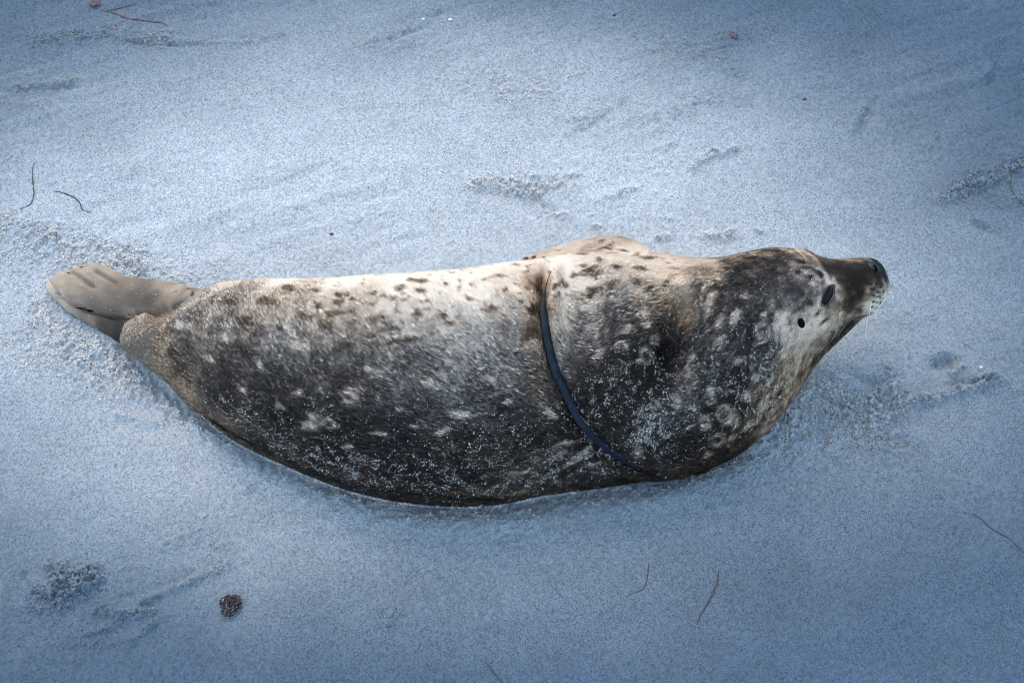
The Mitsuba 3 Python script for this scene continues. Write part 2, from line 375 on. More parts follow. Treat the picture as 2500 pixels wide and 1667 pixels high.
SPOTS = np.array([(0.3752,-0.1454,0.2642,0.0082,-0.0028,-0.0026,-0.0075,-0.0155,-0.0044,0,0.72,0.35,0.85),
 (0.3482,-0.1564,0.2663,0.0062,-0.0003,-0.0014,-0.0028,-0.0139,-0.004,0,0.72,0.35,0.85),
 (0.4222,-0.1324,0.2583,0.0084,0.0069,0,0.0032,-0.0036,-0.0027,0,0.72,0.35,0.85),
 (0.3384,-0.1148,0.2787,0.0059,-0.0016,-0.0015,-0.006,-0.0169,-0.0014,0,0.72,0.35,0.85),
 (0.3334,-0.1369,0.2748,0.0042,0.0005,-0.0007,-0.0003,-0.0086,-0.0023,0,0.72,0.35,0.85),
 (0.3968,-0.1113,0.2706,0.0067,0.0064,0.0004,0.0025,-0.0034,-0.0008,0,0.72,0.35,0.85),
 (0.3455,-0.1841,0.2552,0.0099,0.0014,-0.002,-0.0001,-0.0076,-0.0036,0,0.72,0.35,0.85),
 (0.4456,-0.1451,0.2428,0.0057,0.0007,-0.0025,-0.0019,-0.009,-0.004,0,0.72,0.35,0.85),
 (0.2229,-0.1542,0.2934,0.0088,-0.0073,-0.0028,-0.0069,-0.0092,-0.0009,0,0.72,0.35,0.85),
 (0.2309,-0.1706,0.2866,0.0084,-0.0025,-0.0017,-0.002,-0.0053,-0.0015,0,0.72,0.35,0.85),
 (0.1941,-0.1853,0.2871,0.012,0.0076,0.0013,0.003,-0.005,-0.0022,0,0.72,0.35,0.85),
 (0.1301,-0.1486,0.3053,0.0096,-0,0.0001,-0.0001,-0.0068,-0.0024,0,0.72,0.35,0.85),
 (0.1771,-0.1348,0.3041,0.0076,0.0003,-0.0004,-0.0001,-0.0057,-0.0015,0,0.72,0.35,0.85),
 (0.1485,-0.2276,0.2733,0.005,-0.0017,-0.0016,-0.0082,-0.0156,-0.0079,0,0.72,0.35,0.85),
 (0.2745,-0.1751,0.2766,0.0056,0.0006,-0.0009,-0.0001,-0.0059,-0.0024,0,0.72,0.35,0.85),
 (0.2749,-0.19,0.2703,0.0048,0.0003,-0.0005,-0.0001,-0.0059,-0.0023,0,0.72,0.35,0.85),
 (0.2805,-0.2723,0.2086,0.0097,0.0005,-0.0036,-0.0024,-0.0104,-0.011,0,0.72,0.35,0.85),
 (0.3073,-0.2765,0.1928,0.0056,0.0004,-0.0006,0.0002,-0.0053,-0.0069,0,0.72,0.35,0.85),
 (0.3364,-0.2522,0.2084,0.0084,0.001,-0.0014,0.0002,-0.0066,-0.0074,0,0.72,0.35,0.85),
 (0.3382,-0.3073,0.102,0.0067,0.0014,-0.0084,-0.0038,-0.0033,-0.0082,0,0.72,0.35,0.85),
 (0.2158,-0.3281,0.1412,0.0083,0.0033,0.0038,0.003,-0.0016,-0.0062,0,0.72,0.35,0.85),
 (0.068,-0.3097,0.2222,0.0142,-0.004,-0.0086,-0.0037,-0.0049,-0.0043,0,0.72,0.35,0.85),
 (0.0875,-0.3392,0.1731,0.0254,0.0084,0.0059,0.0016,-0.0019,-0.004,0,0.72,0.35,0.85),
 (0.1168,-0.3442,0.1483,0.0266,0.0097,0.0157,0.0031,-0.0012,-0.0066,0,0.72,0.35,0.85),
 (0.0823,-0.3481,0.1543,0.0177,0.0066,0.0087,0.0018,-0.0006,-0.0045,0,0.72,0.35,0.85),
 (0.0219,-0.369,0.1387,0.0162,0.0045,-0.0018,0.0007,-0.0016,-0.0049,0,0.72,0.35,0.85),
 (-0.355,-0.1883,0.2445,0.0185,-0.0077,0.0053,-0.0021,-0.013,-0.0052,0,0.72,0.35,0.85),
 (-0.3298,-0.2928,0.185,0.0101,-0.0033,0.0049,-0.0003,-0.0049,-0.0074,0,0.72,0.35,0.85),
 (-0.3338,-0.3014,0.1707,0.0145,-0.0047,0.007,-0.0003,-0.0067,-0.0097,0,0.72,0.35,0.85),
 (-0.3579,-0.2565,0.2026,0.0102,-0.0001,0.0063,0.0022,-0.0051,-0.0029,0,0.72,0.35,0.85),
 (0.0373,-0.2249,0.2928,0.0163,0.0018,-0.0025,-0,-0.0075,-0.0036,0,0.72,0.35,0.85),
 (-0.0743,-0.3274,0.2409,0.0229,0.0008,-0.0011,-0,-0.0044,-0.0044,0,0.72,0.35,0.85),
 (-0.1083,-0.3451,0.2188,0.0142,0.0047,0.0076,0.0027,-0.0031,-0.0038,0,0.72,0.35,0.85),
 (-0.1787,-0.3137,0.24,0.0089,-0.0007,0.0011,-0,-0.0036,-0.0031,0,0.72,0.35,0.85),
 (-0.2163,-0.3373,0.1998,0.0149,-0.004,0.0014,-0.0008,-0.0023,-0.0038,0,0.72,0.35,0.85),
 (-0.1558,-0.3359,0.2222,0.0094,-0.0019,-0.0001,-0.0009,-0.003,-0.0039,0,0.72,0.35,0.85),
 (-0.485,-0.1333,0.19,0.0147,-0.0063,0.0087,0.0005,-0.011,-0.0028,0,0.72,0.35,0.85),
 (-0.5825,-0.0585,0.1313,0.0123,-0.0095,0.0063,-0.0023,-0.0075,-0.0023,0,0.72,0.35,0.85),
 (-0.5194,-0.1549,0.1549,0.0124,-0.0115,0.0052,-0.0034,-0.0036,-0.0044,0,0.72,0.35,0.85),
 (-0.611,-0.0922,0.0968,0.0098,-0.0044,0.0061,-0.0002,-0.0041,-0.0042,0,0.72,0.35,0.85),
 (-0.5579,-0.076,0.1453,0.0092,-0.0117,0.0051,-0.0029,-0.0019,-0.003,0,0.72,0.35,0.85),
 (-0.0338,-0.2813,0.2763,0.0135,0.0006,-0.0009,0,-0.0044,-0.0031,0,0.72,0.35,0.85),
 (-0.1283,-0.2866,0.2721,0.0147,-0.0032,0.0001,-0.0009,-0.0044,-0.003,0,0.72,0.35,0.85),
 (-0.2344,-0.2533,0.266,0.0091,-0.0044,0.0007,-0.0016,-0.0036,-0.0027,0,0.72,0.35,0.85),
 (-0.4232,-0.2039,0.2021,0.0103,-0.0083,0.0021,-0.0028,-0.0035,-0.0034,0,0.72,0.35,0.85),
 (-0.3873,-0.267,0.1716,0.0086,-0.0054,-0.0007,-0.003,-0.0023,-0.0051,0,0.72,0.35,0.85),
 (-0.4533,-0.2262,0.1612,0.0085,-0.0056,0.003,-0.0019,-0.0023,-0.0047,0,0.72,0.35,0.85),
 (-0.2673,-0.3399,0.1629,0.0097,-0.0034,0.0022,-0.0009,-0.002,-0.0043,0,0.72,0.35,0.85),
 (0,-0.3076,0.249,0.0108,0.0015,-0.0021,0,-0.0034,-0.0034,0,0.72,0.35,0.85),
 (0.3088,-0.2123,0.2496,0.0062,-0.0003,-0.0014,-0.0016,-0.0078,-0.0042,0,0.72,0.35,0.85),
 (0.3034,-0.2984,0.1626,0.0064,0.0011,-0.0017,0.0002,-0.0021,-0.0042,0,0.72,0.35,0.85),
 (0.2687,-0.309,0.1598,0.0078,0.0027,0.0011,0.0013,-0.0017,-0.0033,0,0.72,0.35,0.85),
 (0.3792,-0.2069,0.2303,0.0086,0.002,-0.0027,-0.0001,-0.0054,-0.0031,0,0.72,0.35,0.85),
 (0.3987,-0.2401,0.1874,0.0076,0.0059,0.0024,0.0039,-0.0015,-0.0052,0,0.72,0.35,0.85),
 (0.4118,-0.2176,0.2036,0.0077,0.0063,0.0019,0.0038,-0.002,-0.0045,0,0.72,0.35,0.85),
 (0.4379,-0.2137,0.1859,0.0075,0.0086,0.0026,0.0047,-0.0005,-0.0055,0,0.72,0.35,0.85),
 (0.4287,-0.2414,0.1526,0.0082,0.0079,0.0024,0.0045,-0.0002,-0.0066,0,0.72,0.35,0.85),
 (0.4046,-0.2676,0.1291,0.0099,0.0082,0.0023,0.0037,0.0001,-0.0069,0,0.72,0.35,0.85),
 (0.3796,-0.2849,0.1238,0.0074,0.0049,0.0039,0.0036,-0.0003,-0.0063,0,0.72,0.35,0.85),
 (0.4202,-0.1574,0.2467,0.0108,0.0022,-0.0029,-0.0002,-0.01,-0.0051,1,0.72,0.4,0.85),
 (0.2451,-0.1913,0.2755,0.0069,0.0008,-0.001,-0.0001,-0.0075,-0.0036,1,0.72,0.4,0.85),
 (0.2255,-0.2202,0.2641,0.0103,0.0009,-0.0013,-0.0001,-0.0095,-0.0056,1,0.72,0.4,0.85),
 (0.3366,-0.2618,0.1981,0.0077,0.001,-0.0014,0.0002,-0.0052,-0.007,1,0.72,0.4,0.85),
 (0.3286,-0.2883,0.1649,0.009,0.0006,-0.005,-0.0026,-0.0067,-0.0091,1,0.72,0.4,0.85),
 (0.3651,-0.2709,0.17,0.0103,0.0038,-0.0009,0.0047,-0.0072,-0.0156,1,0.72,0.4,0.85),
 (0.3787,-0.2728,0.1531,0.0067,0.0032,-0.0004,0.0051,-0.0046,-0.0142,1,0.72,0.4,0.85),
 (0.353,-0.2958,0.1275,0.0091,0.0046,0.0024,0.0053,-0.0015,-0.0118,1,0.72,0.4,0.85),
 (-0.2649,-0.2868,0.2308,0.0126,-0.0069,-0.0002,-0.0039,-0.0055,-0.0061,1,0.72,0.4,0.85),
 (-0.3043,-0.3078,0.1864,0.0119,-0.0055,0.0006,-0.0026,-0.0032,-0.0068,1,0.72,0.4,0.85),
 (0.1842,-0.2108,0.2768,0.0076,0.0006,-0.0009,-0,-0.0055,-0.0029,1,0.72,0.4,0.85),
 (0.3017,-0.2332,0.2375,0.0063,0.0009,-0.0013,0.0001,-0.0057,-0.005,1,0.72,0.4,0.85),
 (0.2773,-0.2222,0.2517,0.0056,0.0008,-0.0011,-0,-0.0056,-0.0039,1,0.72,0.4,0.85),
 (-0.1853,-0.1155,0.3013,0.007,-0.0013,0.0017,0.0002,-0.0063,0.0015,0,0.13,0.95,0.8),
 (-0.1521,-0.0926,0.2998,0.0154,-0.0047,0.0039,0,-0.0083,0.0046,0,0.13,0.95,0.8),
 (-0.1677,-0.0851,0.2934,0.0056,-0.0006,0.0008,0.0003,-0.006,0.0031,0,0.13,0.95,0.8),
 (-0.1074,-0.1063,0.3097,0.0062,-0.0033,0.0026,-0.0005,-0.0049,0.0008,0,0.13,0.95,0.8),
 (-0.1512,-0.1215,0.3081,0.0103,-0.0035,0.0016,-0.0007,-0.0083,0.002,0,0.13,0.95,0.8),
 (-0.1828,-0.1074,0.2998,0.0109,0.0008,0.0021,0.0012,-0.0079,0.0026,0,0.13,0.95,0.8),
 (-0.1956,-0.1357,0.3029,0.0088,0.001,0.0012,0.0011,-0.0071,0.0015,0,0.13,0.95,0.8),
 (-0.2325,-0.1171,0.292,0.0096,0.0001,0.0027,0.001,-0.0063,0.0016,0,0.13,0.95,0.8),
 (-0.2822,-0.1065,0.2758,0.0131,-0.0066,0.0069,-0.0001,-0.007,0.0012,0,0.13,0.95,0.8),
 (-0.2899,-0.1206,0.2761,0.0143,-0.0041,0.0055,0.0002,-0.0059,-0.0002,0,0.13,0.95,0.8),
 (-0.2638,-0.1208,0.2844,0.0063,-0.001,0.0013,0.0003,-0.0053,0.0013,0,0.13,0.95,0.8),
 (-0.3793,-0.0612,0.2368,0.0119,-0.0067,0.0056,-0.0001,-0.0112,0.0044,0,0.13,0.95,0.8),
 (-0.3342,-0.0806,0.2543,0.0087,-0.0044,0.0034,-0.0002,-0.0069,0.0023,0,0.13,0.95,0.8),
 (-0.2981,-0.1407,0.2741,0.0211,-0.0022,0.0078,0.0014,-0.0091,0.0008,0,0.13,0.95,0.8),
 (-0.2697,-0.1461,0.2847,0.0085,-0.0023,0.003,0.0003,-0.0059,0.001,0,0.13,0.95,0.8),
 (-0.3218,-0.1206,0.2645,0.0087,-0.0025,0.0033,0.0003,-0.0062,0.0001,0,0.13,0.95,0.8),
 (-0.2222,-0.1706,0.2971,0.016,0.0018,0.0047,0.0018,-0.0071,-0.0005,0,0.13,0.95,0.8),
 (-0.1546,-0.176,0.31,0.0061,-0.0025,0.0016,-0.0018,-0.014,-0.0014,0,0.13,0.95,0.8),
 (-0.1833,-0.2183,0.2964,0.0404,0.0025,0.0085,0.0012,-0.0064,-0.0014,0,0.13,0.95,0.8),
 (-0.2304,-0.1992,0.2898,0.0136,0.0001,0.0039,0.001,-0.0051,-0.0009,0,0.13,0.95,0.8),
 (-0.1968,-0.1944,0.2994,0.0159,0.0021,0.0043,0.0015,-0.0056,-0.0012,0,0.13,0.95,0.8),
 (-0.2676,-0.2126,0.2735,0.0146,-0.008,0.0023,-0.0018,-0.0049,-0.002,0,0.13,0.95,0.8),
 (-0.3083,-0.1663,0.2681,0.0136,-0.0091,0.0045,-0.003,-0.0094,-0.0026,0,0.13,0.95,0.8),
 (-0.0649,-0.1463,0.3193,0.0068,0.0002,-0.0002,0,-0.0056,-0.0005,0,0.13,0.95,0.8),
 (-0.1088,-0.1818,0.3155,0.0095,-0.0005,0.0007,0.0001,-0.0078,-0.0009,0,0.13,0.95,0.8),
 (-0.0334,-0.1641,0.3204,0.0121,-0.0026,-0.0001,-0.0011,-0.0079,-0.0006,0,0.13,0.95,0.8),
 (-0.0082,-0.1296,0.32,0.0032,-0.0036,0.0004,-0.004,-0.0067,0.001,0,0.13,0.95,0.8),
 (0.0297,-0.0802,0.3063,0.0069,0.0006,-0.0008,-0,-0.0062,0.0027,0,0.13,0.95,0.8),
 (0.0083,-0.0605,0.2979,0.0083,0.0001,-0.0002,-0,-0.0046,0.0029,0,0.13,0.95,0.8),
 (0.0481,-0.113,0.3117,0.0062,0.0003,-0.0013,-0.0018,-0.0242,0.0024,0,0.13,0.95,0.8),
 (0.0416,-0.1636,0.3105,0.0096,0.0007,-0.0009,-0.0001,-0.0138,-0.002,0,0.13,0.95,0.8),
 (0.034,-0.207,0.3006,0.008,-0.0002,-0.0022,-0.003,-0.0169,-0.0052,0,0.13,0.95,0.8),
 (0.1242,-0.0186,0.2805,0.0095,-0.0058,0.006,-0.0003,-0.0053,0.0042,0,0.13,0.95,0.8),
 (0.1533,-0.0431,0.2971,0.0056,0.0001,-0.0001,-0.0003,-0.0088,0.0034,0,0.13,0.95,0.8),
 (0.2367,-0.0287,0.2832,0.0093,0.0047,-0.0035,0.0003,-0.0085,0.004,0,0.13,0.95,0.8),
 (0.1265,-0.0568,0.3011,0.0066,0.0032,-0.0003,0.001,-0.0061,0.0025,0,0.13,0.95,0.8),
 (0.1813,-0.0595,0.3011,0.0104,-0.0001,-0.0013,-0.0006,-0.0071,0.0024,0,0.13,0.95,0.8),
 (0.1372,-0.0703,0.3048,0.0166,0.0113,-0.0022,0.0024,-0.008,0.0011,0,0.13,0.95,0.8),
 (0.1474,-0.0784,0.3063,0.0123,0.003,-0.0004,0.0006,-0.0059,0.0009,0,0.13,0.95,0.8),
 (0.1106,-0.0852,0.3071,0.0076,0.005,-0.0007,0.0016,-0.0054,0.0008,0,0.13,0.95,0.8),
 (0.2225,-0.0604,0.2967,0.0155,0.0019,-0.0025,-0.0003,-0.007,0.0022,0,0.13,0.95,0.8),
 (0.0923,-0.1072,0.3087,0.0075,0.0042,0.0003,0.0016,-0.0055,0.001,0,0.13,0.95,0.8),
 (0.0776,-0.1239,0.3102,0.0108,0.0084,-0.0008,0.0027,-0.0057,-0.0004,0,0.13,0.95,0.8),
 (0.0961,-0.1298,0.3089,0.0083,0.0008,-0.0011,-0.0001,-0.0048,-0.0004,0,0.13,0.95,0.8),
 (0.0801,-0.1427,0.3089,0.0072,0.0053,-0.0001,0.0023,-0.0049,-0.0004,0,0.13,0.95,0.8),
 (0.0737,-0.0617,0.2984,0.0049,-0.0001,0.0002,-0.0001,-0.0062,0.0026,0,0.13,0.95,0.8),
 (0.2157,-0.092,0.3013,0.0096,-0.0011,-0.0014,-0.0014,-0.0085,0.0011,0,0.13,0.95,0.8),
 (0.2659,-0.0906,0.2937,0.0083,0.0109,-0.0013,0.0038,-0.0042,-0.001,0,0.13,0.95,0.8),
 (0.1896,-0.0122,0.2814,0.0096,-0.003,0.0011,-0.0006,-0.0034,-0.0001,0,0.13,0.95,0.8),
 (0.1621,-0.0008,0.2727,0.011,-0.0048,0.0045,-0.0003,-0.0034,-0.0002,0,0.13,0.95,0.8),
 (0.1692,0.0031,0.2758,0.0069,-0.003,0.0028,-0.0002,-0.0025,-0.0002,0,0.13,0.95,0.8),
 (0.2346,-0.1071,0.2983,0.0087,0.0071,-0.0013,0.0032,-0.007,-0.0007,0,0.13,0.95,0.8),
 (0.1445,-0.1106,0.3085,0.0144,0.0073,-0.001,0.0022,-0.0081,-0.0001,0,0.13,0.95,0.8),
 (0.1724,-0.1004,0.3066,0.0125,0.001,-0.0014,-0.0003,-0.0102,-0.0003,0,0.13,0.95,0.8),
 (-0.4212,-0.0862,0.2303,0.0194,-0.0108,0.009,-0.0008,-0.0129,0.001,0,0.13,0.95,0.8),
 (-0.4904,-0.0565,0.1908,0.016,-0.0117,0.0114,-0.0007,-0.0107,0.0003,0,0.13,0.95,0.8),
 (-0.4559,-0.117,0.2129,0.0189,-0.0143,0.0089,-0.0034,-0.0108,-0.0032,0,0.13,0.95,0.8),
 (-0.3465,-0.1365,0.2568,0.0156,-0.0063,0.0041,-0.0009,-0.0079,-0.0008,0,0.13,0.95,0.8),
 (0.5251,-0.0356,0.2475,0.0113,0.0003,-0.0067,-0.0018,-0.0055,0.0017,0,0.04,0.4,0.85),
 (0.5107,-0.0298,0.255,0.0141,-0.0005,-0.0053,-0.0012,-0.0042,-0.0001,0,0.04,0.4,0.85),
 (0.4981,-0.0174,0.2562,0.015,-0.0034,-0.0022,-0.0017,-0.0061,0.0012,0,0.04,0.4,0.85),
 (0.5318,-0.036,0.2434,0.0062,0.0026,-0.0033,-0.0004,-0.0059,-0.0004,0,0.04,0.4,0.85),
 (0.5116,-0.0468,0.2539,0.006,0.0019,-0.0025,-0.0003,-0.0046,-0.0009,0,0.04,0.4,0.85),
 (0.4903,-0.0418,0.26,0.0067,-0.0015,-0.002,-0.0019,-0.0053,0.0003,0,0.04,0.4,0.85),
 (0.6302,-0.0483,0.1536,0.0029,0.0021,-0.0028,0.0007,0.0012,-0.0044,0,0.03,0.2,0.95),
 (0.6293,-0.0473,0.1691,0.0028,0.0013,-0.0018,0.0003,-0.0007,-0.0031,0,0.03,0.2,0.95),
 (0.6278,-0.0434,0.1806,0.0027,0.0011,-0.0014,0.0002,-0.001,-0.0027,0,0.03,0.2,0.95),
 (0.6254,-0.0384,0.1905,0.0026,0.0006,-0.0008,0.0001,-0.0016,-0.0019,0,0.03,0.2,0.95),
 (0.622,-0.0323,0.1989,0.0026,0.0006,-0.0008,0.0001,-0.0017,-0.0017,0,0.03,0.2,0.95),
 (0.6176,-0.0249,0.2057,0.0026,0.0007,-0.0009,-0.0001,-0.0022,-0.0011,0,0.03,0.2,0.95),
 (0.6397,-0.0379,0.1373,0.0021,0.0025,-0.0033,0.0006,0.0005,-0.0045,0,0.03,0.2,0.95),
 (0.6372,-0.0427,0.1606,0.0028,0.0022,-0.0029,0.0005,-0,-0.004,0,0.03,0.2,0.95),
 (0.635,-0.0416,0.1758,0.0028,0.0015,-0.002,0.0003,-0.001,-0.0028,0,0.03,0.2,0.95),
 (0.6324,-0.0374,0.1868,0.0027,0.0009,-0.0012,0.0002,-0.0013,-0.0023,0,0.03,0.2,0.95),
 (0.6288,-0.0319,0.1961,0.0026,0.0005,-0.0007,0.0001,-0.0016,-0.0019,0,0.03,0.2,0.95),
 (0.6243,-0.025,0.2035,0.0025,0.0005,-0.0006,-0.0001,-0.0022,-0.0012,0,0.03,0.2,0.95),
 (0.6463,-0.0388,0.1361,0.0022,-0.001,0.0014,0.0003,-0.001,-0.0028,0,0.03,0.2,0.95),
 (0.6474,-0.0299,0.1411,0.0016,0.0026,-0.0035,-0.0003,-0.0031,0.0001,0,0.03,0.2,0.95),
 (0.6429,-0.0373,0.1676,0.0029,0.0022,-0.0029,0.0006,0.0004,-0.0045,0,0.03,0.2,0.95),
 (0.6396,-0.0354,0.1818,0.0027,0.0011,-0.0014,0.0002,-0.0012,-0.0025,0,0.03,0.2,0.95),
 (0.6357,-0.0311,0.1926,0.0027,0.0009,-0.0012,0.0001,-0.0015,-0.0021,0,0.03,0.2,0.95),
 (0.631,-0.0251,0.2012,0.0026,0.0006,-0.0007,-0,-0.002,-0.0014,0,0.03,0.2,0.95),
 (0.6531,-0.0386,0.1335,0.0025,0.0002,-0.0003,-0.0001,-0.0022,-0.0012,0,0.03,0.2,0.95),
 (0.6541,-0.0304,0.1393,0.0027,0.0011,-0.0014,-0.0001,-0.0025,-0.0007,0,0.03,0.2,0.95),
 (0.6525,-0.0266,0.151,0.0022,0.0024,-0.0032,0.0007,0.002,-0.0041,0,0.03,0.2,0.95),
 (0.6477,-0.0302,0.1725,0.0022,0.0024,-0.0032,0.0001,-0.0015,-0.0021,0,0.03,0.2,0.95),
 (0.6431,-0.0287,0.1872,0.003,0.002,-0.0027,0.0001,-0.0015,-0.0021,0,0.03,0.2,0.95),
 (0.6379,-0.0242,0.1978,0.0026,0.0008,-0.0011,0,-0.0019,-0.0016,0,0.03,0.2,0.95),
 (0.6595,-0.0401,0.133,0.0028,0.0011,-0.0015,-0.0003,-0.0031,0.0001,0,0.03,0.2,0.95),
 (0.6605,-0.0317,0.1387,0.0025,0,0,0,-0.002,-0.0014,0,0.03,0.2,0.95)])
BUMPS = np.array([(0.5189,-0.0214,0.2499,0.022,0.005),
 (0.5435,-0.0691,0.2287,0.02,-0.003),
 (0.6394,-0.0305,0.1896,0.024,0.006),
 (0.5345,-0.1114,0.203,0.03,0.003),
 (0.564,-0.0199,0.2271,0.02,-0.003),
 (0.4931,-0.1247,0.2269,0.0065,-0.01),
 (0.2711,-0.2159,0.257,0.042,-0.032),
 (0.3692,-0.1602,0.2599,0.085,0.022),
 (0.2117,-0.2172,0.2682,0.06,0.01),
 (0.2121,-0.291,0.2067,0.09,0.006),
 (0.5808,-0.0534,0.2102,0.02,-0.002),
 (0.4968,-0.0827,0.249,0.03,0.002),
 (-0.6252,-0.022,0.1026,0.02,-0.01)])
GROOVES = [(0.024,0.01,[(0.0698, -0.0427, 0.2886), (0.0617, -0.0691, 0.3011), (0.0578, -0.1059, 0.3103), (0.0541, -0.1432, 0.3117), (0.0559, -0.1771, 0.3058), (0.0605, -0.2109, 0.2943), (0.0693, -0.2421, 0.2772), (0.0788, -0.2656, 0.2598), (0.0918, -0.2848, 0.2411), (0.1118, -0.3128, 0.206), (0.1398, -0.3293, 0.1717), (0.163, -0.3367, 0.1469), (0.1973, -0.3385, 0.1142), (0.2322, -0.3341, 0.0832), (0.2633, -0.3237, 0.0567), (0.2926, -0.3144, 0.0435), (0.3178, -0.307, 0.0411)]),
 (0.04,0.021,[(0.3156, -0.0816, 0.2821), (0.304, -0.1183, 0.2844), (0.2872, -0.1648, 0.2776), (0.2781, -0.2104, 0.2587), (0.2837, -0.2487, 0.2299)]),
 (0.004,0.0045,[(0.6292, -0.0443, 0.1363), (0.6038, -0.0658, 0.158), (0.5834, -0.083, 0.1669), (0.5728, -0.0948, 0.1638), (0.5393, -0.127, 0.1477), (0.5201, -0.1484, 0.1458)]),
 (0.01,0.0032,[(-0.8099, 0.1139, 0.0611), (-0.7875, 0.0924, 0.0744), (-0.774, 0.0785, 0.0755), (-0.7535, 0.0629, 0.0776)]),
 (0.009,0.0032,[(-0.7574, 0.0982, 0.0863), (-0.7442, 0.0876, 0.088), (-0.7303, 0.0769, 0.0897), (-0.7117, 0.063, 0.0909)]),
 (0.004,0.004,[(-0.778, 0.1133, 0.0789), (-0.77, 0.1066, 0.0827)]),
 (0.011,0.0065,[(-0.5148, -0.2196, 0.0566), (-0.4823, -0.2441, 0.0573), (-0.4246, -0.2812, 0.066), (-0.3829, -0.3031, 0.0687), (-0.3409, -0.3256, 0.07), (-0.2867, -0.3488, 0.0713), (-0.2319, -0.3688, 0.0795), (-0.1786, -0.3804, 0.0836), (-0.125, -0.3874, 0.0895), (-0.0727, -0.3879, 0.0787), (-0.0208, -0.3815, 0.0697)]),
 (0.008,0.005,[(-0.8443, 0.1075, 0.0327), (-0.831, 0.0891, 0.0321), (-0.8076, 0.0679, 0.0279), (-0.7727, 0.0499, 0.0284), (-0.7422, 0.0345, 0.0378), (-0.7147, 0.0257, 0.0372)]),
 (0.006,0.0045,[(0.0715, -0.0309, 0.2804), (0.0832, -0.0114, 0.2657), (0.1185, 0.0157, 0.2507), (0.1554, 0.0093, 0.2702)]),
 (0.004,0.004,[(0.0358, 0.0307, 0.2131), (0.0714, 0.0279, 0.2306), (0.1208, 0.0251, 0.2514)]),
 (0.004,0.004,[(0.0501, 0.0313, 0.2205), (0.0928, 0.035, 0.2354), (0.142, 0.029, 0.2601)]),
 (0.005,0.005,[(-0.5733, 0.0011, 0.1288), (-0.5997, -0.0086, 0.1127), (-0.617, -0.0356, 0.1125), (-0.6255, -0.0499, 0.1099)]),
 (0.003,0.004,[(-0.5596, -0.0183, 0.14), (-0.5847, -0.0352, 0.1289), (-0.6059, -0.0556, 0.1176)])]
BAND = [(0.066, -0.0606, 0.298), (0.0608, -0.0883, 0.3067), (0.0564, -0.1159, 0.311), (0.0541, -0.1401, 0.311), (0.054, -0.1609, 0.3091), (0.0566, -0.1826, 0.3041), (0.0612, -0.2106, 0.2939), (0.0693, -0.2421, 0.2772), (0.0788, -0.265, 0.2602), (0.0945, -0.2865, 0.2388), (0.1118, -0.3108, 0.2092), (0.1369, -0.3262, 0.1783), (0.1637, -0.3351, 0.1495), (0.1972, -0.3379, 0.1172), (0.2321, -0.3339, 0.0854), (0.2631, -0.3251, 0.0602), (0.2885, -0.318, 0.0505), (0.3101, -0.3119, 0.0474)]
EYE = [(0.5435, -0.0691, 0.2287), (0.5323, -0.0898, 0.2257), (0.5561, -0.0462, 0.2277)]
EAR = [(0.4932, -0.1252, 0.2264), (0.4902, -0.12, 0.2322), (0.497, -0.1301, 0.2189)]
NOSE = [(0.6351, 0.0106, 0.2087), (0.6258, 0.0191, 0.2094), (0.6462, 0.0015, 0.1994)]
NOSTRIL = [(0.633, 0.0052, 0.2098), (0.6281, 0.0142, 0.2099), (0.6343, -0.0056, 0.2087)]
MOUTH = [(0.631, -0.0442, 0.1386), (0.6171, -0.0537, 0.1453), (0.5996, -0.0688, 0.1609), (0.585, -0.0822, 0.1657), (0.5747, -0.093, 0.1612), (0.5582, -0.1102, 0.1559), (0.5394, -0.127, 0.1464), (0.524, -0.1435, 0.1463)]
RIM = [(-0.5367, -0.2001, 0.0532), (-0.4936, -0.2309, 0.0325), (-0.4416, -0.2637, 0.0304), (-0.3897, -0.2927, 0.0346), (-0.3315, -0.3205, 0.0374), (-0.2741, -0.3442, 0.038), (-0.2102, -0.3628, 0.0399), (-0.1469, -0.3726, 0.0412), (-0.0907, -0.3794, 0.0467), (-0.0349, -0.3747, 0.0445), (0.028, -0.3609, 0.0435), (0.1053, -0.3457, 0.0417)]
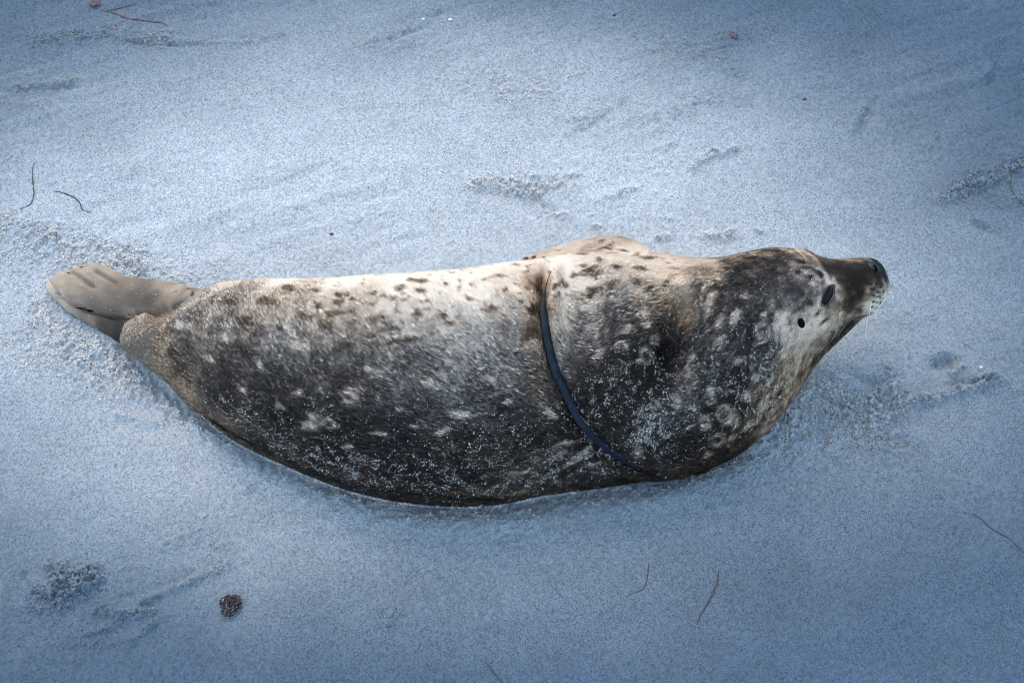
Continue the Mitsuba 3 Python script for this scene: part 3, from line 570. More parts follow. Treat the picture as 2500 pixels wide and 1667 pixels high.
GRAINS = np.array([(0.2331,-0.2971,0.1913,0.035,620),
 (0.2127,-0.3119,0.1765,0.03,330),
 (0.1567,-0.2774,0.2351,0.045,420),
 (0.1379,-0.3467,0.1295,0.035,420),
 (0.2047,-0.241,0.2545,0.04,120),
 (0.2345,-0.323,0.1436,0.05,260),
 (0.0956,-0.3285,0.1891,0.05,200),
 (0.3439,-0.207,0.2422,0.06,330),
 (0.3795,-0.2329,0.2073,0.05,300),
 (0.3095,-0.2789,0.1891,0.06,300),
 (0.4153,-0.2092,0.2096,0.045,300),
 (0.4518,-0.1828,0.2085,0.04,160),
 (0.4034,-0.2604,0.1496,0.04,200),
 (0.3305,-0.1654,0.2669,0.05,140),
 (0.4153,-0.1533,0.2504,0.05,120),
 (0.3817,-0.102,0.2744,0.05,60),
 (0.2531,-0.2576,0.2307,0.05,160),
 (-0.3829,-0.2974,0.1174,0.04,260),
 (-0.3115,-0.3376,0.1155,0.04,340),
 (-0.2549,-0.359,0.1232,0.035,260),
 (-0.4397,-0.2582,0.1339,0.035,200),
 (-0.4847,-0.2266,0.1249,0.03,160),
 (-0.2059,-0.3723,0.1311,0.04,220),
 (-0.1365,-0.3781,0.1528,0.045,240),
 (-0.068,-0.3703,0.1782,0.05,260),
 (0,-0.354,0.1906,0.05,240),
 (-0.0343,-0.3834,0.1231,0.03,140),
 (-0.103,-0.3885,0.1184,0.04,160),
 (-0.3085,-0.3031,0.188,0.06,160),
 (-0.2035,-0.3204,0.2258,0.08,140),
 (-0.1012,-0.3093,0.2576,0.08,110),
 (-0.3794,-0.2337,0.2085,0.07,120),
 (-0.2727,-0.2431,0.2574,0.1,100),
 (-0.5309,-0.181,0.1208,0.03,90),
 (-0.5724,-0.1041,0.1231,0.05,70),
 (-0.5987,-0.0498,0.122,0.03,40),
 (-0.73,0.0459,0.0792,0.05,40),
 (-0.6363,0.0254,0.1063,0.03,30),
 (-0.6585,-0.054,0.1032,0.025,40),
 (0.0345,-0.3704,0.1026,0.04,200),
 (0.0689,-0.3595,0.1239,0.03,180),
 (0.4391,-0.2271,0.1626,0.03,120)])
WHISKERS = [((0.5809, 0.0352, 0.2005), (0.5663, 0.0382, 0.2175), (0.5551, 0.0402, 0.2289), 1), ((0.5948, 0.0373, 0.2002), (0.5772, 0.0403, 0.2172), (0.5632, 0.0417, 0.2281), 1), ((0.6008, 0.0384, 0.1987), (0.584, 0.0432, 0.217), (0.5656, 0.0469, 0.2296), 1), ((0.609, 0.0401, 0.1977), (0.5885, 0.042, 0.2139), (0.5702, 0.0417, 0.2235), 1), ((0.6217, 0.0425, 0.1958), (0.6148, 0.0398, 0.2086), (0.61, 0.0389, 0.2179), 1), ((0.5064, -0.0053, 0.2522), (0.4866, -0.0002, 0.2708), (0.4659, 0.004, 0.2837), 1), ((0.5101, -0.0115, 0.2532), (0.4931, -0.0063, 0.2718), (0.4822, -0.0033, 0.2839), 1), ((0.5285, -0.0409, 0.2451), (0.5023, -0.0551, 0.2497), (0.4739, -0.0628, 0.254), 1), ((0.6263, -0.0442, 0.1816), (0.6223, -0.0635, 0.1824), (0.6183, -0.0804, 0.1801), 1), ((0.6424, -0.0391, 0.1605), (0.6369, -0.0544, 0.1642), (0.6328, -0.0672, 0.1647), 1), ((0.6234, -0.0498, 0.1437), (0.6194, -0.0732, 0.1415), (0.6161, -0.0941, 0.1362), 1), ((0.6673, 0.0132, 0.1512), (0.674, 0.0024, 0.1582), (0.6827, -0.0089, 0.1599), 0), ((0.666, 0.0046, 0.1434), (0.6698, -0.0097, 0.1478), (0.67, -0.0239, 0.1474), 1)]
CLAWS = [((0.0301, 0.029, 0.2061), (0.0193, 0.0259, 0.2112)), ((0.0415, 0.0258, 0.2148), (0.0329, 0.0215, 0.2191)), ((0.0579, 0.0193, 0.222), (0.0499, 0.0144, 0.2258)), ((-0.8058, 0.107, 0.0628), (-0.8121, 0.1051, 0.0689)), ((-0.7797, 0.111, 0.0759), (-0.7867, 0.1085, 0.0816))]
RELIEF = [(0.004,0.022,0.007,[(-0.9434, 0.7402), (-0.8875, 0.7473), (-0.8186, 0.7569), (-0.7562, 0.745), (-0.6947, 0.7402)]),
 (0.003,0.012,0.003,[(-0.6947, 0.7402), (-0.6335, 0.739), (-0.5635, 0.7366)]),
 (-0.004,0.006,0.001,[(-0.7638, 0.7331), (-0.6763, 0.7295), (-0.572, 0.7331)]),
 (0.006,0.012,0.006,[(-0.984, 0.6125), (-0.9334, 0.6206), (-0.8705, 0.6345)]),
 (0.003,0.02,0.004,[(-1.0039, 0.5679), (-0.9533, 0.5724), (-0.8943, 0.5793)]),
 (-0.003,0.006,0.002,[(-0.9575, 0.6068), (-0.9067, 0.6125), (-0.8647, 0.6206)]),
 (-0.004,0.008,0.001,[(-0.2411, 0.7473), (-0.1894, 0.7785), (-0.1636, 0.8038), (-0.1464, 0.8244)]),
 (0.004,0.009,0.004,[(-0.276, 0.7473), (-0.2415, 0.7593), (-0.2156, 0.7737)]),
 (0.004,0.008,0.004,[(-0.5376, 0.7402), (-0.5119, 0.7473), (-0.4603, 0.7617)]),
 (-0.004,0.006,0.002,[(-0.5383, 0.7497), (-0.5123, 0.7533)]),
 (0.003,0.02,0.004,[(-0.2844, 0.7378), (-0.2404, 0.7259), (-0.1885, 0.7378)]),
 (0.002,0.01,0.003,[(-0.321, 0.569), (-0.2529, 0.5747), (-0.1505, 0.5827)]),
 (0.002,0.01,0.002,[(-0.6625, 0.569), (-0.5779, 0.5793), (-0.5269, 0.5838)]),
 (-0.002,0.006,0.001,[(-0.6459, 0.5747), (-0.5783, 0.5838)]),
 (0.01,0.016,0.01,[(-0.0757, 0.3703), (-0.0467, 0.3833), (-0.0216, 0.3692), (0.0116, 0.353), (0.0448, 0.3552)]),
 (0.006,0.014,0.007,[(0.0033, 0.3746), (0.0617, 0.3833), (0.1201, 0.3909)]),
 (-0.009,0.01,0.002,[(0.0382, 0.353), (0.0488, 0.3316), (0.0709, 0.3081)]),
 (0.005,0.007,0.006,[(0.0488, 0.3209), (0.0709, 0.3017), (0.084, 0.2975)]),
 (-0.005,0.014,0.001,[(-0.0548, 0.353), (0.0033, 0.3369), (0.0405, 0.3209)]),
 (0.006,0.01,0.007,[(0.1672, 0.3337), (0.194, 0.3466), (0.2317, 0.3595)]),
 (0.003,0.014,0.006,[(0.0657, 0.3638), (0.1031, 0.3692), (0.1111, 0.3477)]),
 (0.008,0.011,0.009,[(0.3506, 0.416), (0.3723, 0.4314), (0.3898, 0.4457)]),
 (0.007,0.009,0.008,[(0.39, 0.449), (0.4063, 0.4402), (0.4326, 0.4589)]),
 (0.004,0.008,0.004,[(0.2728, 0.4623), (0.3111, 0.4722)]),
 (0.007,0.01,0.008,[(0.3614, 0.2427), (0.3793, 0.2406)]),
 (0.009,0.011,0.009,[(0.3916, 0.2417), (0.4164, 0.2469)]),
 (0.006,0.008,0.007,[(0.273, 0.2386), (0.2894, 0.2417)]),
 (0.005,0.007,0.006,[(0.1526, 0.2679), (0.1608, 0.2658)]),
 (0.005,0.008,0.006,[(0.0979, 0.289), (0.1021, 0.2975)]),
 (0.004,0.008,0.005,[(0.283, 0.2869), (0.2993, 0.2837)]),
 (0.004,0.006,0.005,[(0.4579, 0.2553), (0.4738, 0.249)]),
 (0.003,0.05,0.005,[(-0.0826, 0.6322), (-0.0138, 0.6206), (0.0549, 0.6033)]),
 (0.003,0.014,0.004,[(0.1134, 0.5012), (0.1565, 0.5406), (0.2174, 0.5884)]),
 (-0.004,0.009,0.001,[(0.1347, 0.5068), (0.1736, 0.5429), (0.2258, 0.5838)]),
 (0.004,0.02,0.006,[(0.097, 0.5406), (0.1482, 0.5497)]),
 (0.002,0.012,0.003,[(0.19, 0.5181), (0.276, 0.5519), (0.3799, 0.5861)]),
 (0.002,0.03,0.003,[(0.2756, 0.5406), (0.3452, 0.5747), (0.4316, 0.5918)]),
 (0.003,0.012,0.005,[(0.4148, 0.6788), (0.4521, 0.6496)]),
 (0.003,0.035,0.004,[(0.2656, 0.7497), (0.334, 0.7141), (0.4129, 0.7259)]),
 (-0.006,0.009,0.001,[(0.6696, 0.4934), (0.6924, 0.5406), (0.7121, 0.5884)]),
 (0.004,0.008,0.002,[(0.6597, 0.5068), (0.6907, 0.569)]),
 (0.004,0.006,0.003,[(0.9316, 0.6345), (0.9474, 0.6647), (0.9676, 0.7023)]),
 (-0.004,0.006,0.001,[(0.9431, 0.6299), (0.9632, 0.6671)]),
 (0.008,0.03,0.01,[(0.832, 0.3423), (0.8849, 0.3692), (0.9382, 0.3963), (0.9844, 0.4182)]),
 (-0.006,0.016,0.003,[(0.8734, 0.3423), (0.9258, 0.3638)]),
 (0.004,0.012,0.006,[(0.9288, 0.3209), (0.9739, 0.3369)]),
 (-0.006,0.009,0.002,[(0.8736, 0.2732), (0.8963, 0.2574), (0.9123, 0.2542)]),
 (0.004,0.009,0.004,[(0.8755, 0.289), (0.891, 0.2679)]),
 (-0.013,0.014,0.002,[(0.7685, -0.0522), (0.7849, -0.0465)]),
 (0.007,0.01,0.007,[(0.758, -0.0407), (0.7788, -0.03), (0.8056, -0.0368), (0.807, -0.059), (0.7934, -0.0753)]),
 (0.007,0.012,0.008,[(0.6776, -0.059), (0.6885, -0.0686), (0.6794, -0.081)]),
 (-0.008,0.014,0.004,[(0.613, -0.081), (0.6432, -0.0925), (0.654, -0.102)]),
 (0.005,0.016,0.008,[(0.6493, -0.1115), (0.6891, -0.102)]),
 (0.006,0.014,0.008,[(0.6385, -0.1445), (0.6854, -0.1398), (0.7247, -0.1351)]),
 (0.01,0.012,0.01,[(0.7247, -0.1351), (0.7648, -0.1228), (0.7966, -0.1162)]),
 (0.013,0.012,0.01,[(0.7888, -0.1162), (0.8211, -0.1067), (0.8579, -0.0925)]),
 (-0.007,0.012,0.002,[(0.7907, -0.1001), (0.8227, -0.0925), (0.8466, -0.0887)]),
 (0.009,0.01,0.008,[(0.8311, -0.0877), (0.8629, -0.0829), (0.859, -0.102)]),
 (0.005,0.007,0.006,[(0.8783, -0.0848), (0.8879, -0.102), (0.9098, -0.1134)]),
 (0.002,0.06,0.007,[(0.5243, -0.1162), (0.5997, -0.1445), (0.6767, -0.1492)]),
 (0.002,0.07,0.006,[(0.4646, -0.1957), (0.54, -0.2141), (0.6321, -0.2141)]),
 (-0.006,0.022,0.004,[(0.5614, -0.1398), (0.5958, -0.1445)]),
 (0.004,0.015,0.006,[(0.5973, -0.1725), (0.6432, -0.1772), (0.6976, -0.1725)]),
 (0.001,0.08,0.0035,[(0.4374, -0.2598), (0.5503, -0.2779), (0.6669, -0.2507)]),
 (0.003,0.012,0.006,[(0.4825, -0.1585), (0.4935, -0.1678)]),
 (0.004,0.028,0.01,[(-0.9824, 0.2763), (-0.9154, 0.2658), (-0.8633, 0.2417)]),
 (0.003,0.03,0.008,[(-0.8803, 0.2469), (-0.7793, 0.2198), (-0.6863, 0.1847)]),
 (0.002,0.05,0.006,[(-0.9581, 0.2157), (-0.8323, 0.1847), (-0.7097, 0.1744)]),
 (0.001,0.05,0.003,[(-0.9487, 0.1437), (-0.8793, 0.1033)]),
 (0.003,0.04,0.008,[(-0.8664, 0.0633), (-0.813, 0.0139), (-0.7277, -0.0445)]),
 (0.002,0.06,0.007,[(-0.8806, -0.0155), (-0.7827, -0.0445), (-0.6847, -0.0829)]),
 (0.002,0.05,0.005,[(-0.7248, 0.1641), (-0.626, 0.1437), (-0.5615, 0.1437)]),
 (-0.008,0.03,0.003,[(-0.6866, -0.0638), (-0.6352, -0.1115), (-0.5761, -0.1678)]),
 (0.002,0.03,0.005,[(-0.7754, -0.1115), (-0.6956, -0.1304)]),
 (0.006,0.01,0.004,[(-0.6989, -0.1604), (-0.6677, -0.179), (-0.6197, -0.1809)]),
 (-0.005,0.009,0.001,[(-0.6992, -0.1725), (-0.6588, -0.1911), (-0.6131, -0.1864)]),
 (0.003,0.02,0.006,[(-0.6659, -0.1162), (-0.6001, -0.1585), (-0.5423, -0.2049)]),
 (0.011,0.018,0.011,[(-0.7962, -0.5511), (-0.78, -0.5344), (-0.7512, -0.5302), (-0.7168, -0.5092)]),
 (0.01,0.016,0.011,[(-0.8034, -0.5218), (-0.7751, -0.5134), (-0.7325, -0.5007), (-0.7025, -0.4923)]),
 (0.008,0.01,0.01,[(-0.7891, -0.4693), (-0.7766, -0.488), (-0.7614, -0.5049)]),
 (0.01,0.012,0.01,[(-0.7579, -0.471), (-0.7444, -0.4923)]),
 (0.008,0.01,0.009,[(-0.7265, -0.488), (-0.7047, -0.471)]),
 (0.006,0.007,0.008,[(-0.8338, -0.4846), (-0.8268, -0.4812)]),
 (-0.008,0.014,0.002,[(-0.7754, -0.4795), (-0.7562, -0.4863)]),
 (0.012,0.013,0.011,[(-0.7671, -0.5511), (-0.7388, -0.5427), (-0.7054, -0.5134)]),
 (0.009,0.012,0.01,[(-0.7075, -0.5619), (-0.69, -0.5552), (-0.6674, -0.5619)]),
 (0.008,0.009,0.008,[(-0.6598, -0.5652), (-0.6237, -0.5619), (-0.5987, -0.5569)]),
 (0.009,0.008,0.007,[(-0.6182, -0.5427), (-0.5834, -0.5235), (-0.5481, -0.5066), (-0.5201, -0.4897), (-0.4807, -0.4736)]),
 (0.007,0.009,0.008,[(-0.7029, -0.6047), (-0.6788, -0.5924), (-0.6551, -0.5759)]),
 (0.006,0.009,0.007,[(-0.6398, -0.6211), (-0.6195, -0.6064), (-0.5994, -0.5883)]),
 (0.003,0.012,0.005,[(-0.7422, -0.6088), (-0.7048, -0.6211), (-0.6618, -0.617)]),
 (-0.004,0.01,0.002,[(-0.656, -0.5302), (-0.5989, -0.5134), (-0.5426, -0.4838)]),
 (0.003,0.01,0.005,[(-0.5994, -0.5883), (-0.5791, -0.5718)]),
 (0.002,0.03,0.005,[(-0.5702, -0.4194), (-0.5344, -0.4021), (-0.5018, -0.4384)]),
 (0.007,0.006,0.004,[(-0.4651, -0.3228), (-0.4606, -0.3228)]),
 (0.003,0.012,0.005,[(-0.5918, -0.4281), (-0.5482, -0.4151)]),
 (0.003,0.012,0.008,[(-0.209, -0.5883), (-0.2009, -0.5677), (-0.1926, -0.5552)]),
 (0.003,0.008,0.006,[(-0.1879, -0.5635), (-0.1791, -0.5677)]),
 (0.003,0.008,0.005,[(-0.0406, -0.5883), (-0.0116, -0.5924), (0.0065, -0.6129)]),
 (0.003,0.01,0.005,[(-0.0586, -0.6047), (-0.0477, -0.6211)]),
 (0.001,0.05,0.003,[(-0.5837, -0.3494), (-0.4684, -0.3846), (-0.3548, -0.4108)]),
 (0.001,0.04,0.003,[(-0.3571, -0.3671), (-0.2057, -0.4108)])]
BERM = [(-0.7053, -0.0151), (-0.6558, -0.0606), (-0.6091, -0.1056), (-0.5548, -0.1534), (-0.4895, -0.2214), (-0.4037, -0.2703), (-0.3196, -0.3101), (-0.2096, -0.3444), (-0.1011, -0.3569), (0.0212, -0.3444), (0.1229, -0.3219), (0.2602, -0.2991), (0.3519, -0.2763), (0.3994, -0.2455)]
STRANDS = [('twig', 'thin dark S-shaped plant strand upright at the left edge of the sand', 'twig', 0.0013, [(-0.9113, 0.4226), (-0.9183, 0.4116), (-0.9181, 0.3963), (-0.9134, 0.3638), (-0.9101, 0.3369), (-0.9125, 0.323), (-0.9228, 0.3124), (-0.9319, 0.306)]),
 ('twig', 'short dark hooked twig lying right of the upright strand on the left', 'twig', 0.0015, [(-0.8746, 0.352), (-0.8594, 0.3498), (-0.8421, 0.3434), (-0.8276, 0.3326), (-0.8178, 0.3187), (-0.8152, 0.3102), (-0.8081, 0.3049), (-0.7954, 0.3017)]),
 ('twig', 'dark curved strand half buried in rough sand at the right edge', 'twig', 0.0016, [(0.9861, 0.4314), (0.9655, 0.4138), (0.9543, 0.392), (0.9524, 0.3638), (0.9573, 0.3369), (0.966, 0.3209), (0.9795, 0.3166)]),
 ('twig', 'long thin dark strand running off the lower right edge', 'twig', 0.0011, [(0.7776, -0.3635), (0.795, -0.3688), (0.8089, -0.3776), (0.8192, -0.3916), (0.8357, -0.4038), (0.8535, -0.416), (0.8651, -0.4298), (0.8763, -0.447)]),
 ('twig', 'thin kinked dark strand, left one of the two below the seal', 'twig', 0.001, [(0.2322, -0.4625), (0.2309, -0.4812), (0.2264, -0.5033), (0.2216, -0.5151), (0.2097, -0.5218), (0.197, -0.5268), (0.1917, -0.5352)]),
 ('twig', 'tapering straight dark twig, right one of the two below the seal', 'twig', 0.0017, [(0.3496, -0.4812), (0.3462, -0.5049), (0.3385, -0.5251), (0.3272, -0.5469), (0.3161, -0.5652), (0.3079, -0.585)]),
 ('twig', 'thin brown curved bit of straw on the sand right of the chest', 'twig', 0.001, [(0.8267, -0.3299), (0.836, -0.3281), (0.8405, -0.3344)]),
 ('twig', 'dark straight twig at the bottom edge below the seal', 'twig', 0.0014, [(-0.0431, -0.6535), (-0.033, -0.668), (-0.0215, -0.684), (-0.0143, -0.6952)]),
 ('twig', 'small dark bent twig low on the right beside the pitted sand', 'twig', 0.001, [(-0.0137, 0.5827), (-0.0034, 0.5838), (0.0017, 0.577)])]
RED_STRAND = [(-0.8289, 0.822), (-0.8055, 0.8171), (-0.7849, 0.805), (-0.7701, 0.7978), (-0.7347, 0.7953), (-0.7064, 0.7929), (-0.695, 0.7833)]
GREEN_STRAND = [(-0.8218, 0.822), (-0.791, 0.8317), (-0.7637, 0.8415)]
WEED = [(-0.4717, -0.5512), (-0.846, 0.8356), (0.444, 0.7521)]
BITS = [('dark speck of driftwood on the smooth sand left above the seal', 'driftwood speck', (-0.3387, 0.2469), 0.003, 0),
 ('small black pebble on the sand above the far flipper, right of centre', 'pebble', (0.575, 0.5861), 0.0032, 0),
 ('small dark pebble near the top edge of the sand', 'pebble', (0.207, 0.8135), 0.0034, 0),
 ('tiny white shell chip, left one of the two near the top edge', 'shell', (-0.1796, 0.8086), 0.0024, 1),
 ('larger white shell flake near the top edge', 'shell', (-0.1249, 0.8026), 0.0036, 1),
 ('white shell chip on the sand right of the pit', 'shell', (0.8448, -0.058), 0.0026, 1),
 ('small dark pebble beside the rough ridge under the throat', 'pebble', (0.4895, -0.1697), 0.0035, 0)]

# ---------------------------------------------------------------- geometry helpers
def loft(st, nu, nv, floor=None, power=1.0):
    """Closed skin over the sections st = rows of (centre, axis a, axis b); returns trimesh with u,v per vertex."""
    st = np.asarray(st, float)
    k = np.r_[0, np.cumsum(np.linalg.norm(np.diff(st[:, :3], axis=0), axis=1) + 1e-6)]
    f = PchipInterpolator(k, st) if power == 1.0 else CubicSpline(k, st)
    uu = np.linspace(0, k[-1], nu)
    s = f(uu)
    ph = np.arange(nv) / nv * 2 * np.pi
    P = s[:, None, :3] + np.cos(ph)[None, :, None] * s[:, None, 3:6] + np.sin(ph)[None, :, None] * s[:, None, 6:9]
    if floor is not None:
        z = P[..., 2]
        P[..., 2] = np.where(z < floor, floor - 0.03 * (1 - np.exp((z - floor) / 0.03)), z)
    V = np.vstack([P.reshape(-1, 3), P[0].mean(0), P[-1].mean(0)])
    i, j = np.meshgrid(np.arange(nu - 1), np.arange(nv), indexing='ij')
    a, b, c, d = i * nv + j, i * nv + (j + 1) % nv, (i + 1) * nv + (j + 1) % nv, (i + 1) * nv + j
    F = [np.stack([a, b, c], -1).reshape(-1, 3), np.stack([a, c, d], -1).reshape(-1, 3)]
    q = np.arange(nv)
    n0, n1 = nu * nv, nu * nv + 1
    F += [np.stack([np.full(nv, n0), (q + 1) % nv, q], -1), np.stack([np.full(nv, n1), (nu - 1) * nv + q, (nu - 1) * nv + (q + 1) % nv], -1)]
    m = trimesh.Trimesh(V, np.vstack(F), process=False)
    if m.volume < 0:
        m.invert()
    return m, s, P


def manifold(m):
    return manifold3d.Manifold(manifold3d.Mesh(np.asarray(m.vertices, np.float32), np.asarray(m.faces, np.uint32)))


def union(parts):
    r = manifold(parts[0])
    for p in parts[1:]:
        r = r + manifold(p)
    o = r.to_mesh()
    m = trimesh.Trimesh(o.vert_properties[:, :3].astype(float), o.tri_verts, process=False)
    m.merge_vertices(digits_vertex=5)
    return m


def polydist(P, line):
    """distance of the points P to a 3-D polyline, and the position 0..1 along it"""
    line = np.asarray(line, float)
    best, at = np.full(len(P), 1e9), np.zeros(len(P))
    for k in range(len(line) - 1):
        a, d = line[k], line[k + 1] - line[k]
        t = np.clip(((P - a) @ d) / max(d @ d, 1e-12), 0, 1)
        r = np.linalg.norm(P - a - t[:, None] * d, axis=1)
        m = r < best
        best[m], at[m] = r[m], (k + t[m]) / (len(line) - 1)
    return best, at


def seal_skin():
    body, s, P = loft(BODY, 420, 240, floor=0.012)
    parts = [body] + [loft(f, 170, 110, floor=0.004)[0] for f in FLIPPERS]
    return union(parts), s


def tube(points, radii, n=7, flat=None):
    """A capped tube along a smooth curve through the points; flat = (normals, factor) squashes it along given normals."""
    P = np.asarray(points, float)
    k = np.r_[0, np.cumsum(np.linalg.norm(np.diff(P, axis=0), axis=1))]
    m = max(12, 6 * len(P))
    t = np.linspace(0, k[-1], m)
    C = PchipInterpolator(k, P)(t)
    r = np.interp(t, k, radii)
    d = np.gradient(C, axis=0)
    d /= np.linalg.norm(d, axis=1, keepdims=True)
    ref = np.array([0, 0, 1.0]) if flat is None else PchipInterpolator(k, flat[0])(t)
    e1 = np.cross(d, ref)
    e1 /= np.linalg.norm(e1, axis=1, keepdims=True) + 1e-12
    e2 = np.cross(e1, d)
    f = 1.0 if flat is None else flat[1]
    a = np.arange(n) / n * 2 * np.pi
    V = C[:, None] + r[:, None, None] * (np.cos(a)[None, :, None] * e1[:, None] + f * np.sin(a)[None, :, None] * e2[:, None])
    i, j = np.meshgrid(np.arange(m - 1), np.arange(n), indexing='ij')
    A, B, Cc, D = i * n + j, i * n + (j + 1) % n, (i + 1) * n + (j + 1) % n, (i + 1) * n + j
    F = np.vstack([np.stack([A, B, Cc], -1).reshape(-1, 3), np.stack([A, Cc, D], -1).reshape(-1, 3)])
    q = np.arange(n)
    F = np.vstack([F, np.stack([np.full(n, m * n), (q + 1) % n, q], -1), np.stack([np.full(n, m * n + 1), (m - 1) * n + q, (m - 1) * n + (q + 1) % n], -1)])
    out = trimesh.Trimesh(np.vstack([V.reshape(-1, 3), C[0], C[-1]]), F, process=False)
    if out.volume < 0:
        out.invert()
    return out


def specks(P, size, stretch=0.5, seed=1, kind=0):
    """many small irregular grains as one mesh: octahedra, or rounder 20-face lumps, at the points"""
    g = np.random.default_rng(seed)
    base = trimesh.creation.icosphere(subdivisions=0) if kind else None
    bv = np.array(base.vertices) if kind else np.array([[1, 0, 0], [-1, 0, 0], [0, 1, 0], [0, -1, 0], [0, 0, 1], [0, 0, -1.0]])
    bf = np.array(base.faces) if kind else np.array([[0, 2, 4], [2, 1, 4], [1, 3, 4], [3, 0, 4], [2, 0, 5], [1, 2, 5], [3, 1, 5], [0, 3, 5]])
    n = len(P)
    q, _ = np.linalg.qr(g.normal(size=(n, 3, 3)))
    s = np.asarray(size).reshape(-1, 1) * (1 + stretch * (g.random((n, 3)) - 0.5) * 2)
    V = bv[None] * s[:, None] * (1 + 0.35 * (g.random((n, len(bv), 1)) - 0.5))
    V = np.einsum('nij,nkj->nki', q, V) + P[:, None]
    F = bf[None] + (np.arange(n) * len(bv))[:, None, None]
    F = np.where((np.linalg.det(q) < 0)[:, None, None], F[..., ::-1], F)
    return trimesh.Trimesh(V.reshape(-1, 3), F.reshape(-1, 3), process=False)


def tag(key, label=None, category=None, group=None, kind=None):
    labels[key] = {k: v for k, v in (('label', label), ('category', category), ('group', group), ('kind', kind)) if v}


def numbered(name):
    if name not in scene and not any(k.startswith(name + '__') for k in scene):
        return name
    n = 1
    while f'{name}_{n:03d}' in scene or any(k.startswith(f'{name}_{n:03d}__') for k in scene):
        n += 1
    return f'{name}_{n:03d}'


# ---------------------------------------------------------------- sand
def feature_h(x, y):
    """height of the marks in the sand at x, y (flat arrays), and how crumbly it is there (0..1)"""
    h, crumb = np.zeros_like(x), np.zeros_like(x)
    p = np.stack([x, y, 0 * x], -1)
    lump = meshkit.noise(p / 0.012, 3) * 0.35 + meshkit.noise(p / 0.0068, 4) * 0.4 + meshkit.noise(p / 0.0044, 5) * 0.25
    edge = meshkit.fbm(p / 0.03, 3, 9)
    for amp, w, rough, line in RELIEF:
        line = np.array([(a, b, 0) for a, b in line])
        lo, hi = line.min(0)[:2] - 3.2 * w - 0.01, line.max(0)[:2] + 3.2 * w + 0.01
        m = (x > lo[0]) & (x < hi[0]) & (y > lo[1]) & (y < hi[1])
        if not m.any():
            continue
        d, _ = polydist(p[m], line)
        f = np.exp(-(d / (w * (0.55 + 0.9 * edge[m]))) ** 2)
        L = np.clip((lump[m] - 0.40) / 0.2, 0, 1.2)
        h[m] += (1.0 * amp if amp > 0 else 1.15 * amp) * f * (0.65 + 0.35 * L if amp > 0 else 1.0) + rough * f * (L - 0.2) * 0.42
        crumb[m] = np.maximum(crumb[m], np.clip(rough / 0.009, 0, 1) * f * (amp >= 0))
    d, _ = polydist(p, np.array([(a, b, 0) for a, b in BERM]))
    near = np.exp(-(d / 0.014) ** 2)
    h += -0.006 * np.exp(-(d / 0.016) ** 2) + 0.0045 * np.exp(-(d / 0.03) ** 2) * (lump - 0.45) * 2 + 0.003 * np.exp(-((d - 0.04) / 0.018) ** 2) + 0.0022 * np.exp(-(d / 0.07) ** 2) * (lump - 0.4) * 2
    crumb = np.maximum(crumb, 0.75 * np.exp(-(d / 0.022) ** 2) * np.clip(meshkit.fbm(p / 0.05, 2, 12) * 2.4 - 0.6, 0.1, 1))
    return h, crumb


def sand_h(x, y):
    x, y = np.asarray(x, float), np.asarray(y, float)
    p = np.stack([x, y, 0 * x], -1)
    h, _ = feature_h(x, y)
    h += 0.016 * (meshkit.fbm(p / 0.45, 2, 21) - 0.5) + 0.0045 * (meshkit.fbm(p / np.array([0.11, 0.06, 1]), 3, 22) - 0.5)
    su, sv = x * 0.93 + y * 0.36, y * 0.93 - x * 0.36
    h += 0.013 * (meshkit.fbm(np.stack([su / 0.26, sv / 0.034, 0 * x], -1), 3, 27) - 0.5) * np.clip((meshkit.fbm(p / 0.3, 2, 28) - 0.4) * 4, 0.1, 1)
    patch = np.clip((meshkit.fbm(p / 0.16, 3, 25) - 0.42) / 0.22, 0, 1)
    h += (0.0004 + 0.0016 * patch) * (meshkit.noise(p / 0.0085, 23) - 0.5) + (0.0006 + 0.0016 * patch) * (meshkit.noise(p / 0.0042, 24) - 0.5)
    return h


def far_axis(lo, hi, step):
    core = np.arange(lo, hi, step)
    out = np.geomspace(step * 2, 60, 26)
    return np.r_[lo - out[::-1], core, hi + out]


gx, gy = far_axis(-1.13, 1.13, 0.0027), far_axis(-0.76, 0.93, 0.0027)
X, Y = np.meshgrid(gx, gy, indexing='ij')
xf, yf = X.ravel(), Y.ravel()
Z = sand_h(xf, yf)
inside = (abs(xf) < 1.135) & (yf > -0.765) & (yf < 0.935)
rim_w = np.clip(np.minimum(np.minimum(1.13 - abs(xf), yf + 0.76), 0.925 - yf) / 0.055, 0, 1)
rim_w = rim_w * rim_w * (3 - 2 * rim_w)
outer = 0.012 * (meshkit.fbm(np.stack([xf, yf, 0 * xf], -1) / 0.9, 2, 21) - 0.5)
Z = np.where(inside, (Z + 0.0007 * (rng.random(len(Z)) - 0.5)) * rim_w + outer * (1 - rim_w), outer)
ni, nj = len(gx), len(gy)
i, j = np.meshgrid(np.arange(ni - 1), np.arange(nj - 1), indexing='ij')
a = (i * nj + j).ravel()
F = np.vstack([np.stack([a, a + nj, a + nj + 1], -1), np.stack([a, a + nj + 1, a + 1], -1)])
sand_mesh = trimesh.Trimesh(np.stack([xf, yf, Z], -1), F, process=False)


def vignette_tint(p):  # lens falloff put into the sand colour: darker and bluer away from the middle
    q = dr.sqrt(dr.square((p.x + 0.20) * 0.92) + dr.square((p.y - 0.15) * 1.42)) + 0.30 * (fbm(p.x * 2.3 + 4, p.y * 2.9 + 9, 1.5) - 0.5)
    return mix((1, 0.99, 0.975), (0.16, 0.225, 0.30), smoothstep(0.36, 1.30, q))


